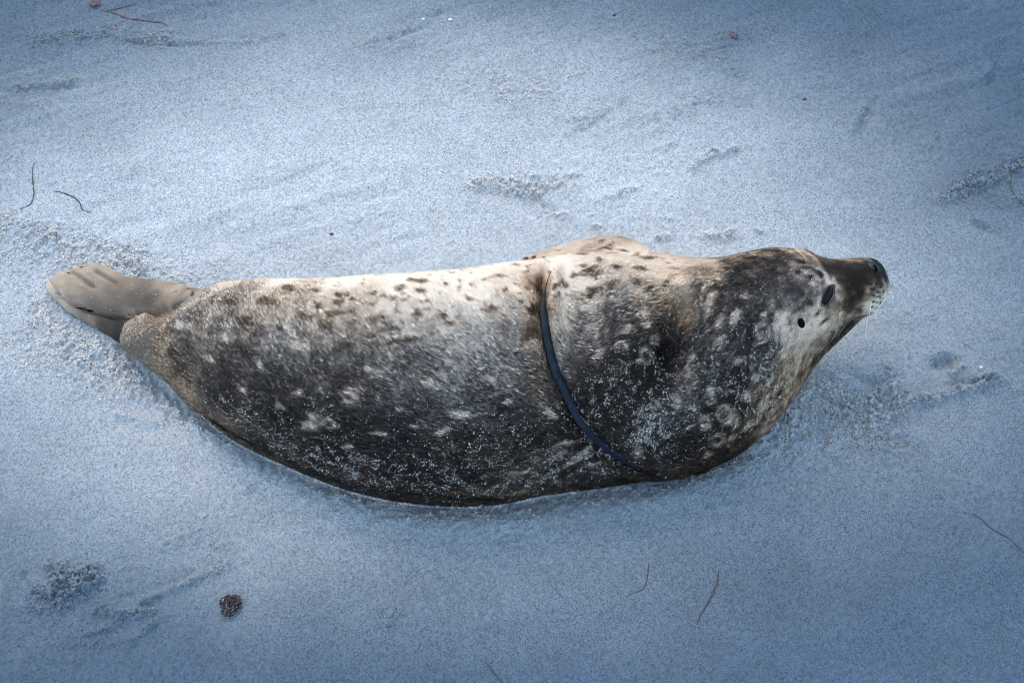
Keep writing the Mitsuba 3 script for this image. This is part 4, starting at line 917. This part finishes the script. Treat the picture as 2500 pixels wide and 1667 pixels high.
def sand_colour(p, n, uv):
    g1 = cell_rand(p.x * 640 + 0.35 * dr.sin(p.y * 900), p.y * 560, 1)
    g2 = noise(p.x * 330, p.y * 290, 3.0)
    g3 = noise(p.x * 140, p.y * 120, 7.0)
    big = fbm(p.x * 5.5 + 3, p.y * 8 + 1, 0.5)
    tone = 0.56 * g1 + 0.36 * g2 + 0.08 * g3
    c = mix((0.25, 0.275, 0.305), (0.53, 0.555, 0.585), smoothstep(0.10, 0.92, tone))
    c = mix(c, (0.06, 0.065, 0.08), smoothstep(0.90, 0.96, cell_rand(p.x * 520 + 11, p.y * 480, 5)) * 0.55)
    c = mix(c, (0.56, 0.47, 0.36), smoothstep(0.90, 0.96, cell_rand(p.x * 430 + 5, p.y * 410, 8)) * 0.55)
    # random tone patches; the tint then paints a lens vignette into the albedo
    c = c * (0.78 + 0.30 * big + 0.14 * fbm(p.x * 21 + 8, p.y * 34, 2.5))
    return mi.Color3f(c * vignette_tint(p))


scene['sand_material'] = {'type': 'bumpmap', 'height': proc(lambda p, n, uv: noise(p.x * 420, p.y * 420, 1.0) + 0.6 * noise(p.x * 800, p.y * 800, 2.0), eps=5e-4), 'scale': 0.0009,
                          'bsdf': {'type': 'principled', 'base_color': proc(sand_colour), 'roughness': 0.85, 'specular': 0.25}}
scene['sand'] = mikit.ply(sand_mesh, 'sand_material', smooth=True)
tag('sand', 'pale grey beach sand with crumbled ridges and scuffs, corner vignette painted in', kind='structure')

# loose crumbs of sand on the ridges and scuffs
cand = rng.random((900000, 2)) * np.array([2.24, 1.67]) + np.array([-1.12, -0.75])
_, cr = feature_h(cand[:, 0], cand[:, 1])
lump = meshkit.noise(np.c_[cand, 0 * cr] / 0.02, 31)
keep = cand[rng.random(len(cand)) < (0.44 * np.clip(cr, 0, 1) + 0.5 * np.clip((cr - 0.5) * 2, 0, 1)) * np.clip(lump * 2 - 0.40, 0.1, 1) + 0.0002]
_, ck = feature_h(keep[:, 0], keep[:, 1])
size = 0.0009 + 0.0014 * rng.random(len(keep)) ** 2.0 + 0.0011 * np.clip((ck - 0.4) * 2.5, 0, 1) * rng.random(len(keep))
print('crumbs', len(keep))
crumbs = specks(np.c_[keep, sand_h(keep[:, 0], keep[:, 1]) + size * 0.3], size, 0.5, 5, kind=1)
scene['crumb_material'] = {'type': 'principled', 'roughness': 0.9, 'specular': 0.2, 'base_color': proc(lambda p, n, uv: vignette_tint(p) * mix((0.46, 0.44, 0.43), (0.70, 0.665, 0.635), 0.35 * noise(p.x * 90, p.y * 90, 2.0) + 0.65 * cell_rand(p.x * 500, p.y * 500, p.z * 500)))}  # crumbs carry the same painted vignette as the sand
scene['sand_crumbs'] = mikit.ply(crumbs, 'crumb_material')
tag('sand_crumbs', 'loose pale crumbs of sand lying on the scuffed ridges', 'sand crumbs', kind='stuff')

# ---------------------------------------------------------------- the seal: skin
skin, sections = seal_skin()
lofts = [loft(BODY, 420, 240, floor=0.012)[2]] + [loft(f, 170, 110, floor=0.004)[2] for f in FLIPPERS]
flow_p, flow_t, flow_part, flow_phi, flow_u = [], [], [], [], []
for q, P in enumerate(lofts):
    du = np.gradient(P, axis=0)
    du /= np.linalg.norm(du, axis=2, keepdims=True) + 1e-9
    nv = P.shape[1]
    phi = np.arange(nv) / nv * 2 * np.pi
    dphi = np.roll(P, -1, 1) - np.roll(P, 1, 1)
    dphi /= np.linalg.norm(dphi, axis=2, keepdims=True) + 1e-9
    U = np.repeat(np.linspace(0, 1, P.shape[0])[:, None], nv, 1)
    ph = np.repeat(phi[None], P.shape[0], 0)
    if q == 0:   # the coat lies tailward; on the trunk it also sweeps across the flank
        rear = np.interp(ph, [0, 0.5, 1.2, 2.0, 2.6, 3.2, 6.3], [-1.2, -1.1, -0.75, -0.35, -0.1, 0, 0])
        front = np.interp(ph, [0, 0.6, 1.3, 2.0, 2.8, 3.2, 6.3], [0.7, 0.75, 0.35, 0.05, -0.45, -0.3, 0])
        head = np.interp(ph, [0, 0.8, 1.6, 2.4, 3.2, 6.3], [0.1, 0.25, 0.35, 0.7, 0.3, 0])
        w1 = np.clip((U - 0.60) / 0.03, 0, 1)
        w2 = np.clip((U - 0.74) / 0.08, 0, 1)
        kk = (rear * (1 - w1) + front * w1) * (1 - w2) + head * w2
        t = -du + kk[..., None] * dphi
    else:
        t = du
    t /= np.linalg.norm(t, axis=2, keepdims=True) + 1e-9
    flow_p.append(P.reshape(-1, 3)); flow_t.append(t.reshape(-1, 3)); flow_part.append(np.full(P.shape[0] * nv, q)); flow_phi.append(ph.ravel()); flow_u.append(U.ravel())
flow_p, flow_t, flow_part, flow_phi, flow_u = map(np.concatenate, (flow_p, flow_t, flow_part, flow_phi, flow_u))
flow_tree = cKDTree(flow_p)

V = np.array(skin.vertices)
N = np.array(skin.vertex_normals)
off = np.zeros(len(V))
for bx, by, bz, r, amt in BUMPS:
    off += amt * np.exp(-(np.linalg.norm(V - (bx, by, bz), axis=1) / r) ** 2)
for n_, (depth, sig, line) in enumerate(GROOVES):
    d, at = polydist(V, line)
    fade = np.clip(np.minimum(at, 1 - at) * (8 if n_ != 1 else 3.5) + (0.25 if n_ != 1 else 0), 0, 1)
    off -= depth * fade * np.exp(-(d / sig) ** 2)
    if n_ == 0:      # the shoulder bulges over the furrow
        near = cKDTree(np.array(PchipInterpolator(np.arange(len(line)), np.array(line))(np.linspace(0, len(line) - 1, 200))))
        dd, ii = near.query(V)
        fore = np.clip((V[:, 0] - near.data[ii][:, 0]) / 0.01, -1, 1)
        off += np.where(fore > 0, 0.015, 0.005) * fade * np.exp(-((d - 0.019) / 0.012) ** 2)
off += 0.0035 * (meshkit.fbm(V / 0.09, 3, 41) - 0.5) * np.clip((V[:, 2] - 0.02) / 0.05, 0, 1)
flip = np.clip((-0.60 - V[:, 0]) / 0.04, 0, 1)
off += flip * (0.0030 * (meshkit.fbm(V / np.array([0.05, 0.012, 0.012]), 3, 43) - 0.5) + 0.0012 * (meshkit.fbm(V / 0.006, 2, 44) - 0.5))
off = np.where(V[:, 2] < 0.004, 0, off)
skin = trimesh.Trimesh(V + N * off[:, None], skin.faces, process=False)
trimesh.smoothing.filter_taubin(skin, lamb=0.5, nu=0.52, iterations=4)
V, N = np.array(skin.vertices), np.array(skin.vertex_normals)

tone_tree = cKDTree(TONE[:, :3])


def coat(P):
    """lightness and warmth of the pelage at the points P"""
    wob = 0.036 * np.stack([meshkit.fbm(P / 0.035, 3, s) - 0.5 for s in (51, 52, 53)], -1)
    wob *= np.clip(1.1 - (P[:, :1] - 0.38) / 0.25, 0.35, 1)
    d, i = tone_tree.query(P + wob, k=7)
    w = 1 / (d ** 2 + 0.009 ** 2) ** 1.65
    w /= w.sum(1, keepdims=True)
    L, W = (TONE[i, 3] * w).sum(1), (TONE[i, 4] * w).sum(1)
    # marbling: small mottles of the other tone all over the coat
    m = meshkit.fbm(P / np.array([0.022, 0.022, 0.022]) + wob * 40, 3, 61)
    m2 = meshkit.fbm(P / 0.05, 2, 62)
    mid = np.clip(1 - abs(L - 0.45) / 0.45, 0, 1)
    mid = mid * np.clip((P[:, 0] + 0.66) / 0.06, 0.1, 1)
    L = L + np.clip((m - 0.5) * 3.2, -1, 1) * 0.17 * mid
    face = np.clip((P[:, 0] - 0.30) / 0.08, 0, 1)
    L = L + np.clip((meshkit.fbm(P / 0.0105, 3, 64) - 0.5) * 5, -1, 1) * 0.24 * mid * face + (m2 - 0.5) * 0.18 * mid
    L = L + 0.25 * np.clip((m - 0.70) / 0.1, 0, 1) * (L < 0.35) * np.clip((m2 - 0.4) * 5, 0, 1)
    fl_ = np.clip((meshkit.noise(P / np.array([0.0105, 0.0075, 0.0075]), 66) - 0.74) / 0.06, 0, 1) * np.clip((L - 0.50) / 0.12, 0, 1) * np.clip((m2 - 0.36) * 6, 0, 1) * np.clip((P[:, 0] + 0.62) / 0.05, 0, 1)
    L = L - 0.42 * fl_
    W = np.maximum(W, 0.9 * fl_)
    Q = P + 0.4 * wob + 0.006 * np.stack([meshkit.noise(P / 0.009, q) - 0.5 for q in (55, 56, 57)], -1)
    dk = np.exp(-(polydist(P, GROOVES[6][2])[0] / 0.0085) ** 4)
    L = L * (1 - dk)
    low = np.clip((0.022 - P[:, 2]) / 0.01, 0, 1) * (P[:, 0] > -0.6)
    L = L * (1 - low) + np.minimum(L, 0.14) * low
    for s in SPOTS:
        c, e1, e2 = s[:3], s[3:6], s[6:9]
        near = np.linalg.norm(Q - c, axis=1) < 1.9 * max(np.linalg.norm(e1), np.linalg.norm(e2)) + 0.006
        if not near.any():
            continue
        r = Q[near] - c
        g = np.array([[e1 @ e1, e1 @ e2], [e1 @ e2, e2 @ e2]])
        ab = np.linalg.solve(g + 1e-9 * np.eye(2), np.stack([r @ e1, r @ e2]))
        q = np.hypot(ab[0], ab[1])
        f = np.exp(-(q / 0.95) ** 4) if s[9] == 0 else np.exp(-((q - 0.9) / 0.38) ** 2) * 0.9
        f = f * s[12] * (0.62 + 0.6 * meshkit.noise(Q[near] / 0.007, 71))
        f = np.clip(f, 0, 1)
        L[near] = L[near] * (1 - f) + s[10] * f
        W[near] = W[near] * (1 - f) + s[11] * f
    return L, W


def coat_rgb(L, W):
    L = np.clip(L, 0, 1)
    k = [0, 0.08, 0.2, 0.35, 0.5, 0.7, 0.85, 1.0]
    c = np.array([1.0, 0.985, 0.99]) * np.stack([np.interp(L, k, v) for v in ([.004, .0085, .025, .073, .165, .38, .63, .84], [.004, .0082, .0238, .069, .157, .36, .60, .79], [.0044, .0086, .0245, .068, .152, .337, .55, .705])], -1)
    warm = np.stack([1.03 + 0.42 * W, 1 + 0 * W, 0.97 - 0.34 * W], -1)
    cool = np.clip((L - 0.75) / 0.25, 0, 1)[:, None] * 0.6
    return np.clip(c * (warm * (1 - cool) + cool), 0.003, 0.88)


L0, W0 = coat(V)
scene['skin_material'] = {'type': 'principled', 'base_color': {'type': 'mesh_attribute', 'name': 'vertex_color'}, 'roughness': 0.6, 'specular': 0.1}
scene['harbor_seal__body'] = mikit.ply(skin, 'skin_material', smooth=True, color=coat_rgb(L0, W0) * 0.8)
tag('harbor_seal', 'spotted grey and cream seal lying stretched out on the sand, head lifted to the right', 'seal')

# ---------------------------------------------------------------- the seal: coat of short hair
area = skin.area_faces
cen = skin.triangles_center
fn = skin.face_normals
dens = np.where(cen[:, 2] < 0.003, 0.0, 1.0) * area
_, fi = flow_tree.query(cen)
part = flow_part[fi]
dens *= np.where(part == 0, 1 + 0.8 * (flow_u[fi] > 0.80), np.where(part == 3, 1.6, 0.8))
eye_c = np.array(EYE[0])
for c, r in ((eye_c, 0.0105), (np.array(EAR[0]), 0.0075), (np.array(NOSTRIL[0]), 0.007), (np.array(NOSE[0]), 0.006)):
    dens *= np.linalg.norm(cen - c, axis=1) > r
dens *= polydist(cen, BAND[3:-2])[0] > 0.0038
HAIRS = 720000
f = rng.choice(len(area), HAIRS, p=dens / dens.sum())
r1, r2 = np.sqrt(rng.random(HAIRS)), rng.random(HAIRS)
bary = np.stack([1 - r1, r1 * (1 - r2), r1 * r2], -1)
tri = skin.faces[f]
root = np.einsum('nk,nkj->nj', bary, V[tri])
nrm = np.einsum('nk,nkj->nj', bary, N[tri])
nrm /= np.linalg.norm(nrm, axis=1, keepdims=True)
_, qi = flow_tree.query(root)
fl, hp, hu = flow_t[qi], flow_part[qi], flow_u[qi]
swirl = np.stack([meshkit.fbm(root / 0.03, 2, s) - 0.5 for s in (81, 82, 83)], -1) * 0.7 + np.stack([meshkit.noise(root / 0.008, s) - 0.5 for s in (84, 85, 86)], -1) * 0.3
fl = fl + swirl + 0.12 * rng.normal(size=(HAIRS, 3))
fl -= nrm * (fl * nrm).sum(1, keepdims=True)
fl /= np.linalg.norm(fl, axis=1, keepdims=True) + 1e-9
head = np.clip((hu - 0.76) / 0.12, 0, 1) * (hp == 0)
tailend = np.clip((0.09 - hu) / 0.06, 0, 1) * (hp == 0)
length = np.where(hp == 0, 0.0100 - 0.0040 * head - 0.0042 * tailend, np.where(hp == 3, 0.0075, 0.0026)) * (0.65 + 0.7 * rng.random(HAIRS))
muzzle = np.clip((hu - 0.92) / 0.04, 0, 1) * (hp == 0)
length *= 1 - 0.45 * muzzle
width = np.where(hp == 0, 0.00170 - 0.00045 * head, 0.0010) * (0.6 + 0.8 * rng.random(HAIRS))
lift = 0.10 + 0.16 * rng.random(HAIRS)
d = fl * np.cos(lift)[:, None] + nrm * np.sin(lift)[:, None]
side = np.cross(nrm, fl)
L, W = coat(root)
mid = np.clip(1 - abs(L - 0.42) / 0.42, 0, 1)
clump = meshkit.noise(root / 0.0036, 91) - 0.5
Lh = L + (rng.normal(size=HAIRS) * 0.24 + clump * 0.55) * (0.30 + 0.70 * mid) * (1 - 0.35 * (hp > 0))
Lh = np.where(rng.random(HAIRS) < 0.06, np.clip(Lh + 0.16, 0, 1), Lh)
rgb = coat_rgb(np.clip(Lh, 0.0, 1), np.clip(W + 0.2 * rng.normal(size=HAIRS), 0, 1.2))
roll = 0.30 * rng.normal(size=HAIRS)[:, None]
hn = nrm + side * roll + fl * (0.12 * rng.normal(size=HAIRS)[:, None] - 0.08)
hn /= np.linalg.norm(hn, axis=1, keepdims=True)
p0 = root - nrm * 0.0008
HV = np.stack([p0 - side * width[:, None] * 0.5, p0 + side * width[:, None] * 0.5, p0 + d * length[:, None]], 1)
HF = np.arange(3 * HAIRS).reshape(-1, 3)
path = meshkit.write_ply((HV.reshape(-1, 3), HF), False, color=np.repeat(rgb, 3, 0), normals=np.repeat(hn, 3, 0))
scene['hair_material'] = {'type': 'twosided', 'bsdf': {'type': 'principled', 'base_color': {'type': 'mesh_attribute', 'name': 'vertex_color'}, 'roughness': 0.42, 'specular': 0.08}}
scene['harbor_seal__fur'] = {'type': 'ply', 'filename': path, 'face_normals': False, 'bsdf': {'type': 'ref', 'id': 'hair_material'}}
tag('harbor_seal__fur', kind='stuff')

# ---------------------------------------------------------------- the seal: face, furrow, claws, whiskers
vtree = cKDTree(V)


def normal_at(p):
    _, i = vtree.query(np.asarray(p), k=12)
    n = N[i].mean(0)
    return n / np.linalg.norm(n), V[i].mean(0)


def ellipsoid(c, axes, sub=3):
    s = trimesh.creation.icosphere(subdivisions=sub)
    return trimesh.Trimesh(c + s.vertices @ np.asarray(axes), s.faces if np.linalg.det(np.asarray(axes)) > 0 else s.faces[:, ::-1], process=False)


n, c = normal_at(EYE[0])
e1 = np.array(EYE[2]) - np.array(EYE[1])
e1 -= n * (e1 @ n)
half = np.linalg.norm(e1) / 2
e1 /= 2 * half
e2 = np.cross(n, e1)
scene['eye_material'] = {'type': 'principled', 'base_color': {'type': 'rgb', 'value': [0.010, 0.008, 0.008]}, 'roughness': 0.06, 'specular': 0.07}
scene['lid_material'] = {'type': 'principled', 'base_color': {'type': 'rgb', 'value': [0.016, 0.022, 0.036]}, 'roughness': 0.4, 'specular': 0.3}
ec = np.array(c) - n * 0.001
eye = ellipsoid(ec, [e1 * half * 0.88, e2 * half * 0.40, n * 0.0075])
scene['harbor_seal__eye'] = mikit.ply(eye, 'eye_material', smooth=True)
tag('harbor_seal__eye', 'glossy black half-closed slanting eye')
lid = []
for s in (1, -1):
    a = np.linspace(-1, 1, 9)
    w_ = half * 0.42 * (1 - a ** 2) ** 0.75
    pts = [ec + e1 * half * 1.02 * q + e2 * s * x + n * (0.0022 + 0.0034 * (1 - q * q)) for q, x in zip(a, w_)]
    lid.append(tube(pts, np.interp(a, [-1, 0, 1], [0.0008, 0.0014, 0.0008]), 8))
scene['harbor_seal__eyelid'] = mikit.ply(lid[0], 'lid_material', smooth=True)
scene['harbor_seal__eyelid_001'] = mikit.ply(lid[1], 'lid_material', smooth=True)

n, c = normal_at(EAR[0])
ev = np.array(EAR[2]) - np.array(EAR[1])
ev -= n * (ev @ n)
ev /= np.linalg.norm(ev)
scene['dark_hole_material'] = {'type': 'principled', 'base_color': {'type': 'rgb', 'value': [0.004, 0.004, 0.004]}, 'roughness': 0.8, 'specular': 0.02}
scene['harbor_seal__ear_opening'] = mikit.ply(ellipsoid(c + n * 0.0022, [ev * 0.0118, np.cross(n, ev) * 0.0082, n * 0.003], 2), 'dark_hole_material', smooth=True)
tag('harbor_seal__ear_opening', 'small black ear hole in the pale cheek')

n, c = normal_at(NOSE[0])
ev = np.array(NOSE[2]) - np.array(NOSE[1])
ev -= n * (ev @ n)
ev /= np.linalg.norm(ev)
nose = ellipsoid(c - n * 0.0035, [ev * 0.0140, np.cross(n, ev) * 0.0105, n * 0.0058], 4)
nv_ = np.array(nose.vertices)
nose.vertices = nv_ + nose.vertex_normals * (0.0012 * (meshkit.fbm(nv_ / 0.004, 3, 5) - 0.5))[:, None]
scene['nose_material'] = {'type': 'principled', 'base_color': {'type': 'rgb', 'value': [0.008, 0.011, 0.018]}, 'roughness': 0.42, 'specular': 0.28}
scene['harbor_seal__nose'] = mikit.ply(nose, 'nose_material', smooth=True)
tag('harbor_seal__nose', 'bare dark blue-black tip of the nose')
n, c = normal_at(NOSTRIL[0])
ev = np.array(NOSTRIL[2]) - np.array(NOSTRIL[1])
ev -= n * (ev @ n)
ev /= np.linalg.norm(ev)
scene['harbor_seal__nostril'] = mikit.ply(ellipsoid(c + n * 0.002, [ev * 0.0075, np.cross(n, ev) * 0.0026, n * 0.003], 2), 'dark_hole_material', smooth=True)

pts = []
for p in MOUTH:
    n, c = normal_at(p)
    pts.append(c - n * 0.0012)
scene['lip_material'] = {'type': 'principled', 'base_color': {'type': 'rgb', 'value': [0.045, 0.036, 0.030]}, 'roughness': 0.5}
scene['harbor_seal__mouth'] = mikit.ply(tube(pts, np.interp(np.arange(len(pts)), [0, 2, 5, 7], [0.0015, 0.003, 0.003, 0.001]), 8), 'lip_material', smooth=True)
tag('harbor_seal__mouth', 'dark closed lip line along the jaw')

pts, nn = [], []
bt = np.linspace(0, len(BAND) - 1, 60)
line = CubicSpline(np.arange(len(BAND)), np.array(BAND))(bt)
_, vi = vtree.query(line, k=260)
nn = N[vi].mean(1)
for q in range(6):
    nn[1:-1] = (nn[:-2] + nn[1:-1] + nn[2:]) / 3
nn /= np.linalg.norm(nn, axis=1, keepdims=True)
dep = ((line - V[vi[:, :24]].mean(1)) * nn).sum(1)
for q in range(12):
    dep[1:-1] = (dep[:-2] + dep[1:-1] + dep[2:]) / 3
pts = line - nn * (dep + 0.0030)[:, None]
rad = np.interp(bt, [0, 2, 4, 9, 12, 15, 17], [0.0006, 0.0014, 0.0066, 0.0088, 0.0098, 0.0060, 0.001])
scene['furrow_material'] = {'type': 'principled', 'roughness': 0.5, 'specular': 0.16, 'base_color': proc(lambda p, n, uv: mix((0.006, 0.010, 0.017), (0.017, 0.027, 0.042), smoothstep(0.3, 0.8, fbm(p.x * 420, p.y * 60, p.z * 200))))}
scene['harbor_seal__furrow'] = mikit.ply(tube(pts, rad, 12, (nn, 0.36)), 'furrow_material', smooth=True)
tag('harbor_seal__furrow', 'dark blue bare band lying in the furrow behind the shoulder')

scene['claw_material'] = {'type': 'principled', 'base_color': {'type': 'rgb', 'value': [0.02, 0.018, 0.018]}, 'roughness': 0.35}
for a, b in CLAWS:
    a, b = np.array(a), np.array(b)
    scene[numbered('harbor_seal__claw')] = mikit.ply(tube([a, (a + b) / 2 + (0, 0, 0.0012), b], np.array([0.0026, 0.0021, 0.0005]) * (1 if a[0] > 0 else 0.45), 7), 'claw_material', smooth=True)
scene['whisker_material'] = {'type': 'principled', 'base_color': {'type': 'rgb', 'value': [0.80, 0.77, 0.68]}, 'roughness': 0.4}
scene['dark_whisker_material'] = {'type': 'principled', 'base_color': {'type': 'rgb', 'value': [0.05, 0.05, 0.055]}, 'roughness': 0.4}
for a, b, c, pale in WHISKERS:
    scene[numbered('harbor_seal__whisker')] = mikit.ply(tube([a, b, c], [0.00048, 0.0004, 0.00018], 5), 'whisker_material' if pale else 'dark_whisker_material', smooth=True)

# sand sticking to the wet coat
spots_p, spots_s = [], []
body_tree_n = 0
for gx_, gy_, gz_, sig, cnt in GRAINS:
    dist = np.linalg.norm(root - (gx_, gy_, gz_), axis=1)
    w = np.exp(-(dist / sig) ** 2) * (0.15 + np.clip((meshkit.fbm(root / 0.012, 2, 101) - 0.42) * 5, 0, 1.5)) * (hn[:, 2] > -0.2)
    idx = rng.choice(HAIRS, int(cnt * 1.15), p=w / w.sum())
    spots_p.append(root[idx] + nrm[idx] * (0.0022 + 0.0015 * rng.random(len(idx)))[:, None])
    spots_s.append(0.00042 + 0.0006 * rng.random(len(idx)) ** 1.8)
rim_d, _ = polydist(root, RIM)
w = np.exp(-(rim_d / 0.006) ** 2) * np.clip(meshkit.fbm(root / 0.02, 3, 103) * 3 - 1.0, 0.03, 1)
idx = rng.choice(HAIRS, 900, p=w / w.sum())
spots_p.append(root[idx] + nrm[idx] * 0.003 + rng.normal(size=(len(idx), 3)) * 0.001)
spots_s.append(0.0004 + 0.0006 * rng.random(len(idx)))
gr = specks(np.vstack(spots_p), np.concatenate(spots_s), 0.4, 11)
scene['grain_material'] = {'type': 'principled', 'roughness': 0.5, 'specular': 0.5, 'base_color': proc(lambda p, n, uv: mix((0.48, 0.45, 0.43), (0.90, 0.86, 0.81), cell_rand(p.x * 700, p.y * 700, p.z * 700)))}
scene['harbor_seal__sand_grains'] = mikit.ply(gr, 'grain_material')
tag('harbor_seal__sand_grains', 'pale sand grains sprinkled over the dark lower flank and shoulder', kind='stuff')

# ---------------------------------------------------------------- strands, weed and bits on the sand
scene['twig_material'] = {'type': 'principled', 'roughness': 0.6, 'base_color': proc(lambda p, n, uv: mix((0.022, 0.019, 0.019), (0.075, 0.062, 0.056), noise(p.x * 300, p.y * 300, p.z * 300)))}
scene['straw_material'] = {'type': 'principled', 'roughness': 0.6, 'base_color': proc(lambda p, n, uv: mix((0.10, 0.06, 0.035), (0.22, 0.15, 0.09), noise(p.x * 300, p.y * 300, p.z * 300)))}
scene['weed_material'] = {'type': 'principled', 'roughness': 0.28, 'specular': 0.6, 'base_color': proc(lambda p, n, uv: mix((0.006, 0.002, 0.004), (0.030, 0.006, 0.013), fbm(p.x * 180, p.y * 180, p.z * 180)))}
scene['pale_weed_material'] = {'type': 'principled', 'roughness': 0.5, 'base_color': proc(lambda p, n, uv: mix((0.09, 0.045, 0.06), (0.20, 0.10, 0.13), fbm(p.x * 180, p.y * 180, p.z * 180)))}
scene['green_stem_material'] = {'type': 'principled', 'roughness': 0.6, 'base_color': {'type': 'rgb', 'value': [0.10, 0.10, 0.07]}}
scene['stone_material'] = {'type': 'principled', 'roughness': 0.6, 'base_color': proc(lambda p, n, uv: mix((0.02, 0.022, 0.024), (0.06, 0.055, 0.05), noise(p.x * 500, p.y * 500, p.z * 500)))}
scene['shell_material'] = {'type': 'principled', 'roughness': 0.4, 'base_color': {'type': 'rgb', 'value': [0.62, 0.62, 0.61]}}


def strand(line, radius, taper=0.35):
    p = np.array(line, float)
    k = np.r_[0, np.cumsum(np.linalg.norm(np.diff(p, axis=0), axis=1))]
    t = np.linspace(0, k[-1], max(14, int(k[-1] / 0.006)))
    p = PchipInterpolator(k, p)(t)
    p = p + 0.0006 * (meshkit.noise(np.c_[p, 0 * t] / 0.012, 3)[:, None] - 0.5)
    z = np.convolve(np.pad(sand_h(p[:, 0], p[:, 1]), 2, mode='edge'), np.ones(5) / 5, 'valid')
    s = t / t[-1]
    r = radius * (taper + (1 - taper) * np.clip(np.minimum(s, 1 - s) * 4, 0, 1)) * (0.85 + 0.3 * meshkit.noise(np.c_[t, t * 0, t * 0] / 0.01, 8))
    return tube(np.c_[p, z + radius * 0.75], r, 7)


for name, label, cat, rad, line in STRANDS:
    key = numbered(name)
    scene[key] = mikit.ply(strand(line, rad * 0.8), 'straw_material' if 'straw' in label else 'twig_material', smooth=True)
    tag(key, label, cat)


def weed(center, size, seed, lobes, frills, spread):
    """a clump of curled seaweed: a lobed lump set with many small frilly blades"""
    g = np.random.default_rng(seed)
    balls = []
    for ox, oy, r in lobes:
        b = trimesh.creation.icosphere(subdivisions=3, radius=1)
        v = np.array(b.vertices) * size * r * np.array([1, 1, 0.6])
        balls.append(manifold3d.Manifold(manifold3d.Mesh((v + np.array([ox * size, oy * size, size * 0.35])).astype(np.float32), np.asarray(b.faces, np.uint32))))
    m = balls[0]
    for b in balls[1:]:
        m = m + b
    o = m.refine_to_length(size * 0.06).to_mesh()
    core = trimesh.Trimesh(o.vert_properties[:, :3].astype(float), o.tri_verts, process=True)
    v = np.array(core.vertices)
    core.vertices = v + core.vertex_normals * (size * (0.34 * (meshkit.fbm(v / (size * 0.28), 3, seed) - 0.5) + 0.2 * (meshkit.noise(v / (size * 0.11), seed + 1) - 0.5)))[:, None]
    pts, fidx = trimesh.sample.sample_surface(core, frills, seed=seed)
    fnn = core.face_normals[fidx]
    blades = specks(pts + fnn * size * 0.03, size * (0.06 + 0.09 * g.random(frills)), 0.75, seed + 2)
    z = float(sand_h(np.array([center[0]]), np.array([center[1]]))[0])
    at = np.array([center[0], center[1], z - size * 0.05])
    core.apply_translation(at)
    blades.apply_translation(at)
    return core, blades, core.face_normals


core, blades, _ = weed(WEED[0], 0.0180, 3, [(-0.15, -0.45, 0.62), (-0.25, 0.25, 0.62), (0.05, -0.05, 0.62), (0.45, 0.40, 0.50), (0.35, -0.05, 0.45), (-0.25, 0.62, 0.32)], 420, 1)
scene['red_seaweed__clump'] = mikit.ply(core, 'weed_material', smooth=40)
scene['red_seaweed__frill'] = mikit.ply(blades, 'weed_material')
pts, fi_ = trimesh.sample.sample_surface(core, 110, seed=4)
ok = core.face_normals[fi_][:, 2] > 0.1
scene['red_seaweed__sand_grains'] = mikit.ply(specks(pts[ok] + core.face_normals[fi_][ok] * 0.0012, 0.0006 + 0.0006 * rng.random(ok.sum()), 0.4, 12), 'grain_material')
tag('red_seaweed', 'dark wine-red heart-shaped clump of seaweed dusted with sand, lower left', 'seaweed')
tag('red_seaweed__sand_grains', kind='stuff')
tag('red_seaweed__frill', kind='stuff')
core, blades, _ = weed(WEED[1], 0.0115, 8, [(0, 0, 0.55), (0.5, 0.15, 0.45), (-0.45, 0.25, 0.4), (0.1, 0.5, 0.4)], 90, 1)
scene['red_seaweed_001__clump'] = mikit.ply(core, 'pale_weed_material', smooth=40)
scene['red_seaweed_001__frill'] = mikit.ply(blades, 'pale_weed_material')
scene['red_seaweed_001__stem'] = mikit.ply(strand(RED_STRAND, 0.0016), 'pale_weed_material', smooth=True)
scene['red_seaweed_001__stem_001'] = mikit.ply(strand(GREEN_STRAND, 0.0016), 'green_stem_material', smooth=True)
tag('red_seaweed_001', 'pinkish red tuft of seaweed with trailing stems at the top left', 'seaweed')
tag('red_seaweed_001__frill', kind='stuff')
tag('red_seaweed_001__stem_001', 'grey-green stem')
core, blades, _ = weed(WEED[2], 0.0105, 15, [(0, 0, 0.5), (0.45, -0.3, 0.4), (-0.2, 0.4, 0.35)], 50, 1)
scene['red_seaweed_002__clump'] = mikit.ply(core, 'pale_weed_material', smooth=40)
scene['red_seaweed_002__frill'] = mikit.ply(blades, 'weed_material')
tag('red_seaweed_002', 'small faded purple scrap of seaweed near the top, right of centre', 'seaweed')
tag('red_seaweed_002__frill', kind='stuff')

for q, (label, cat, (bx, by), r, shell) in enumerate(BITS):
    key = numbered({'driftwood speck': 'driftwood_speck', 'pebble': 'pebble', 'shell': 'shell_chip'}[cat])
    b = trimesh.creation.icosphere(subdivisions=3)
    v = np.array(b.vertices)
    v = v * (0.75 + 0.5 * meshkit.noise(v * 1.3 + 7 * q, q)[:, None]) * r * np.array([1.25, 0.8, 0.35 if shell else 0.7])
    b.vertices = v + np.array([bx, by, float(sand_h(np.array([bx]), np.array([by]))[0]) + r * 0.3])
    scene[key] = mikit.ply(b, 'shell_material' if shell else 'stone_material', smooth=True)
    tag(key, label, cat)
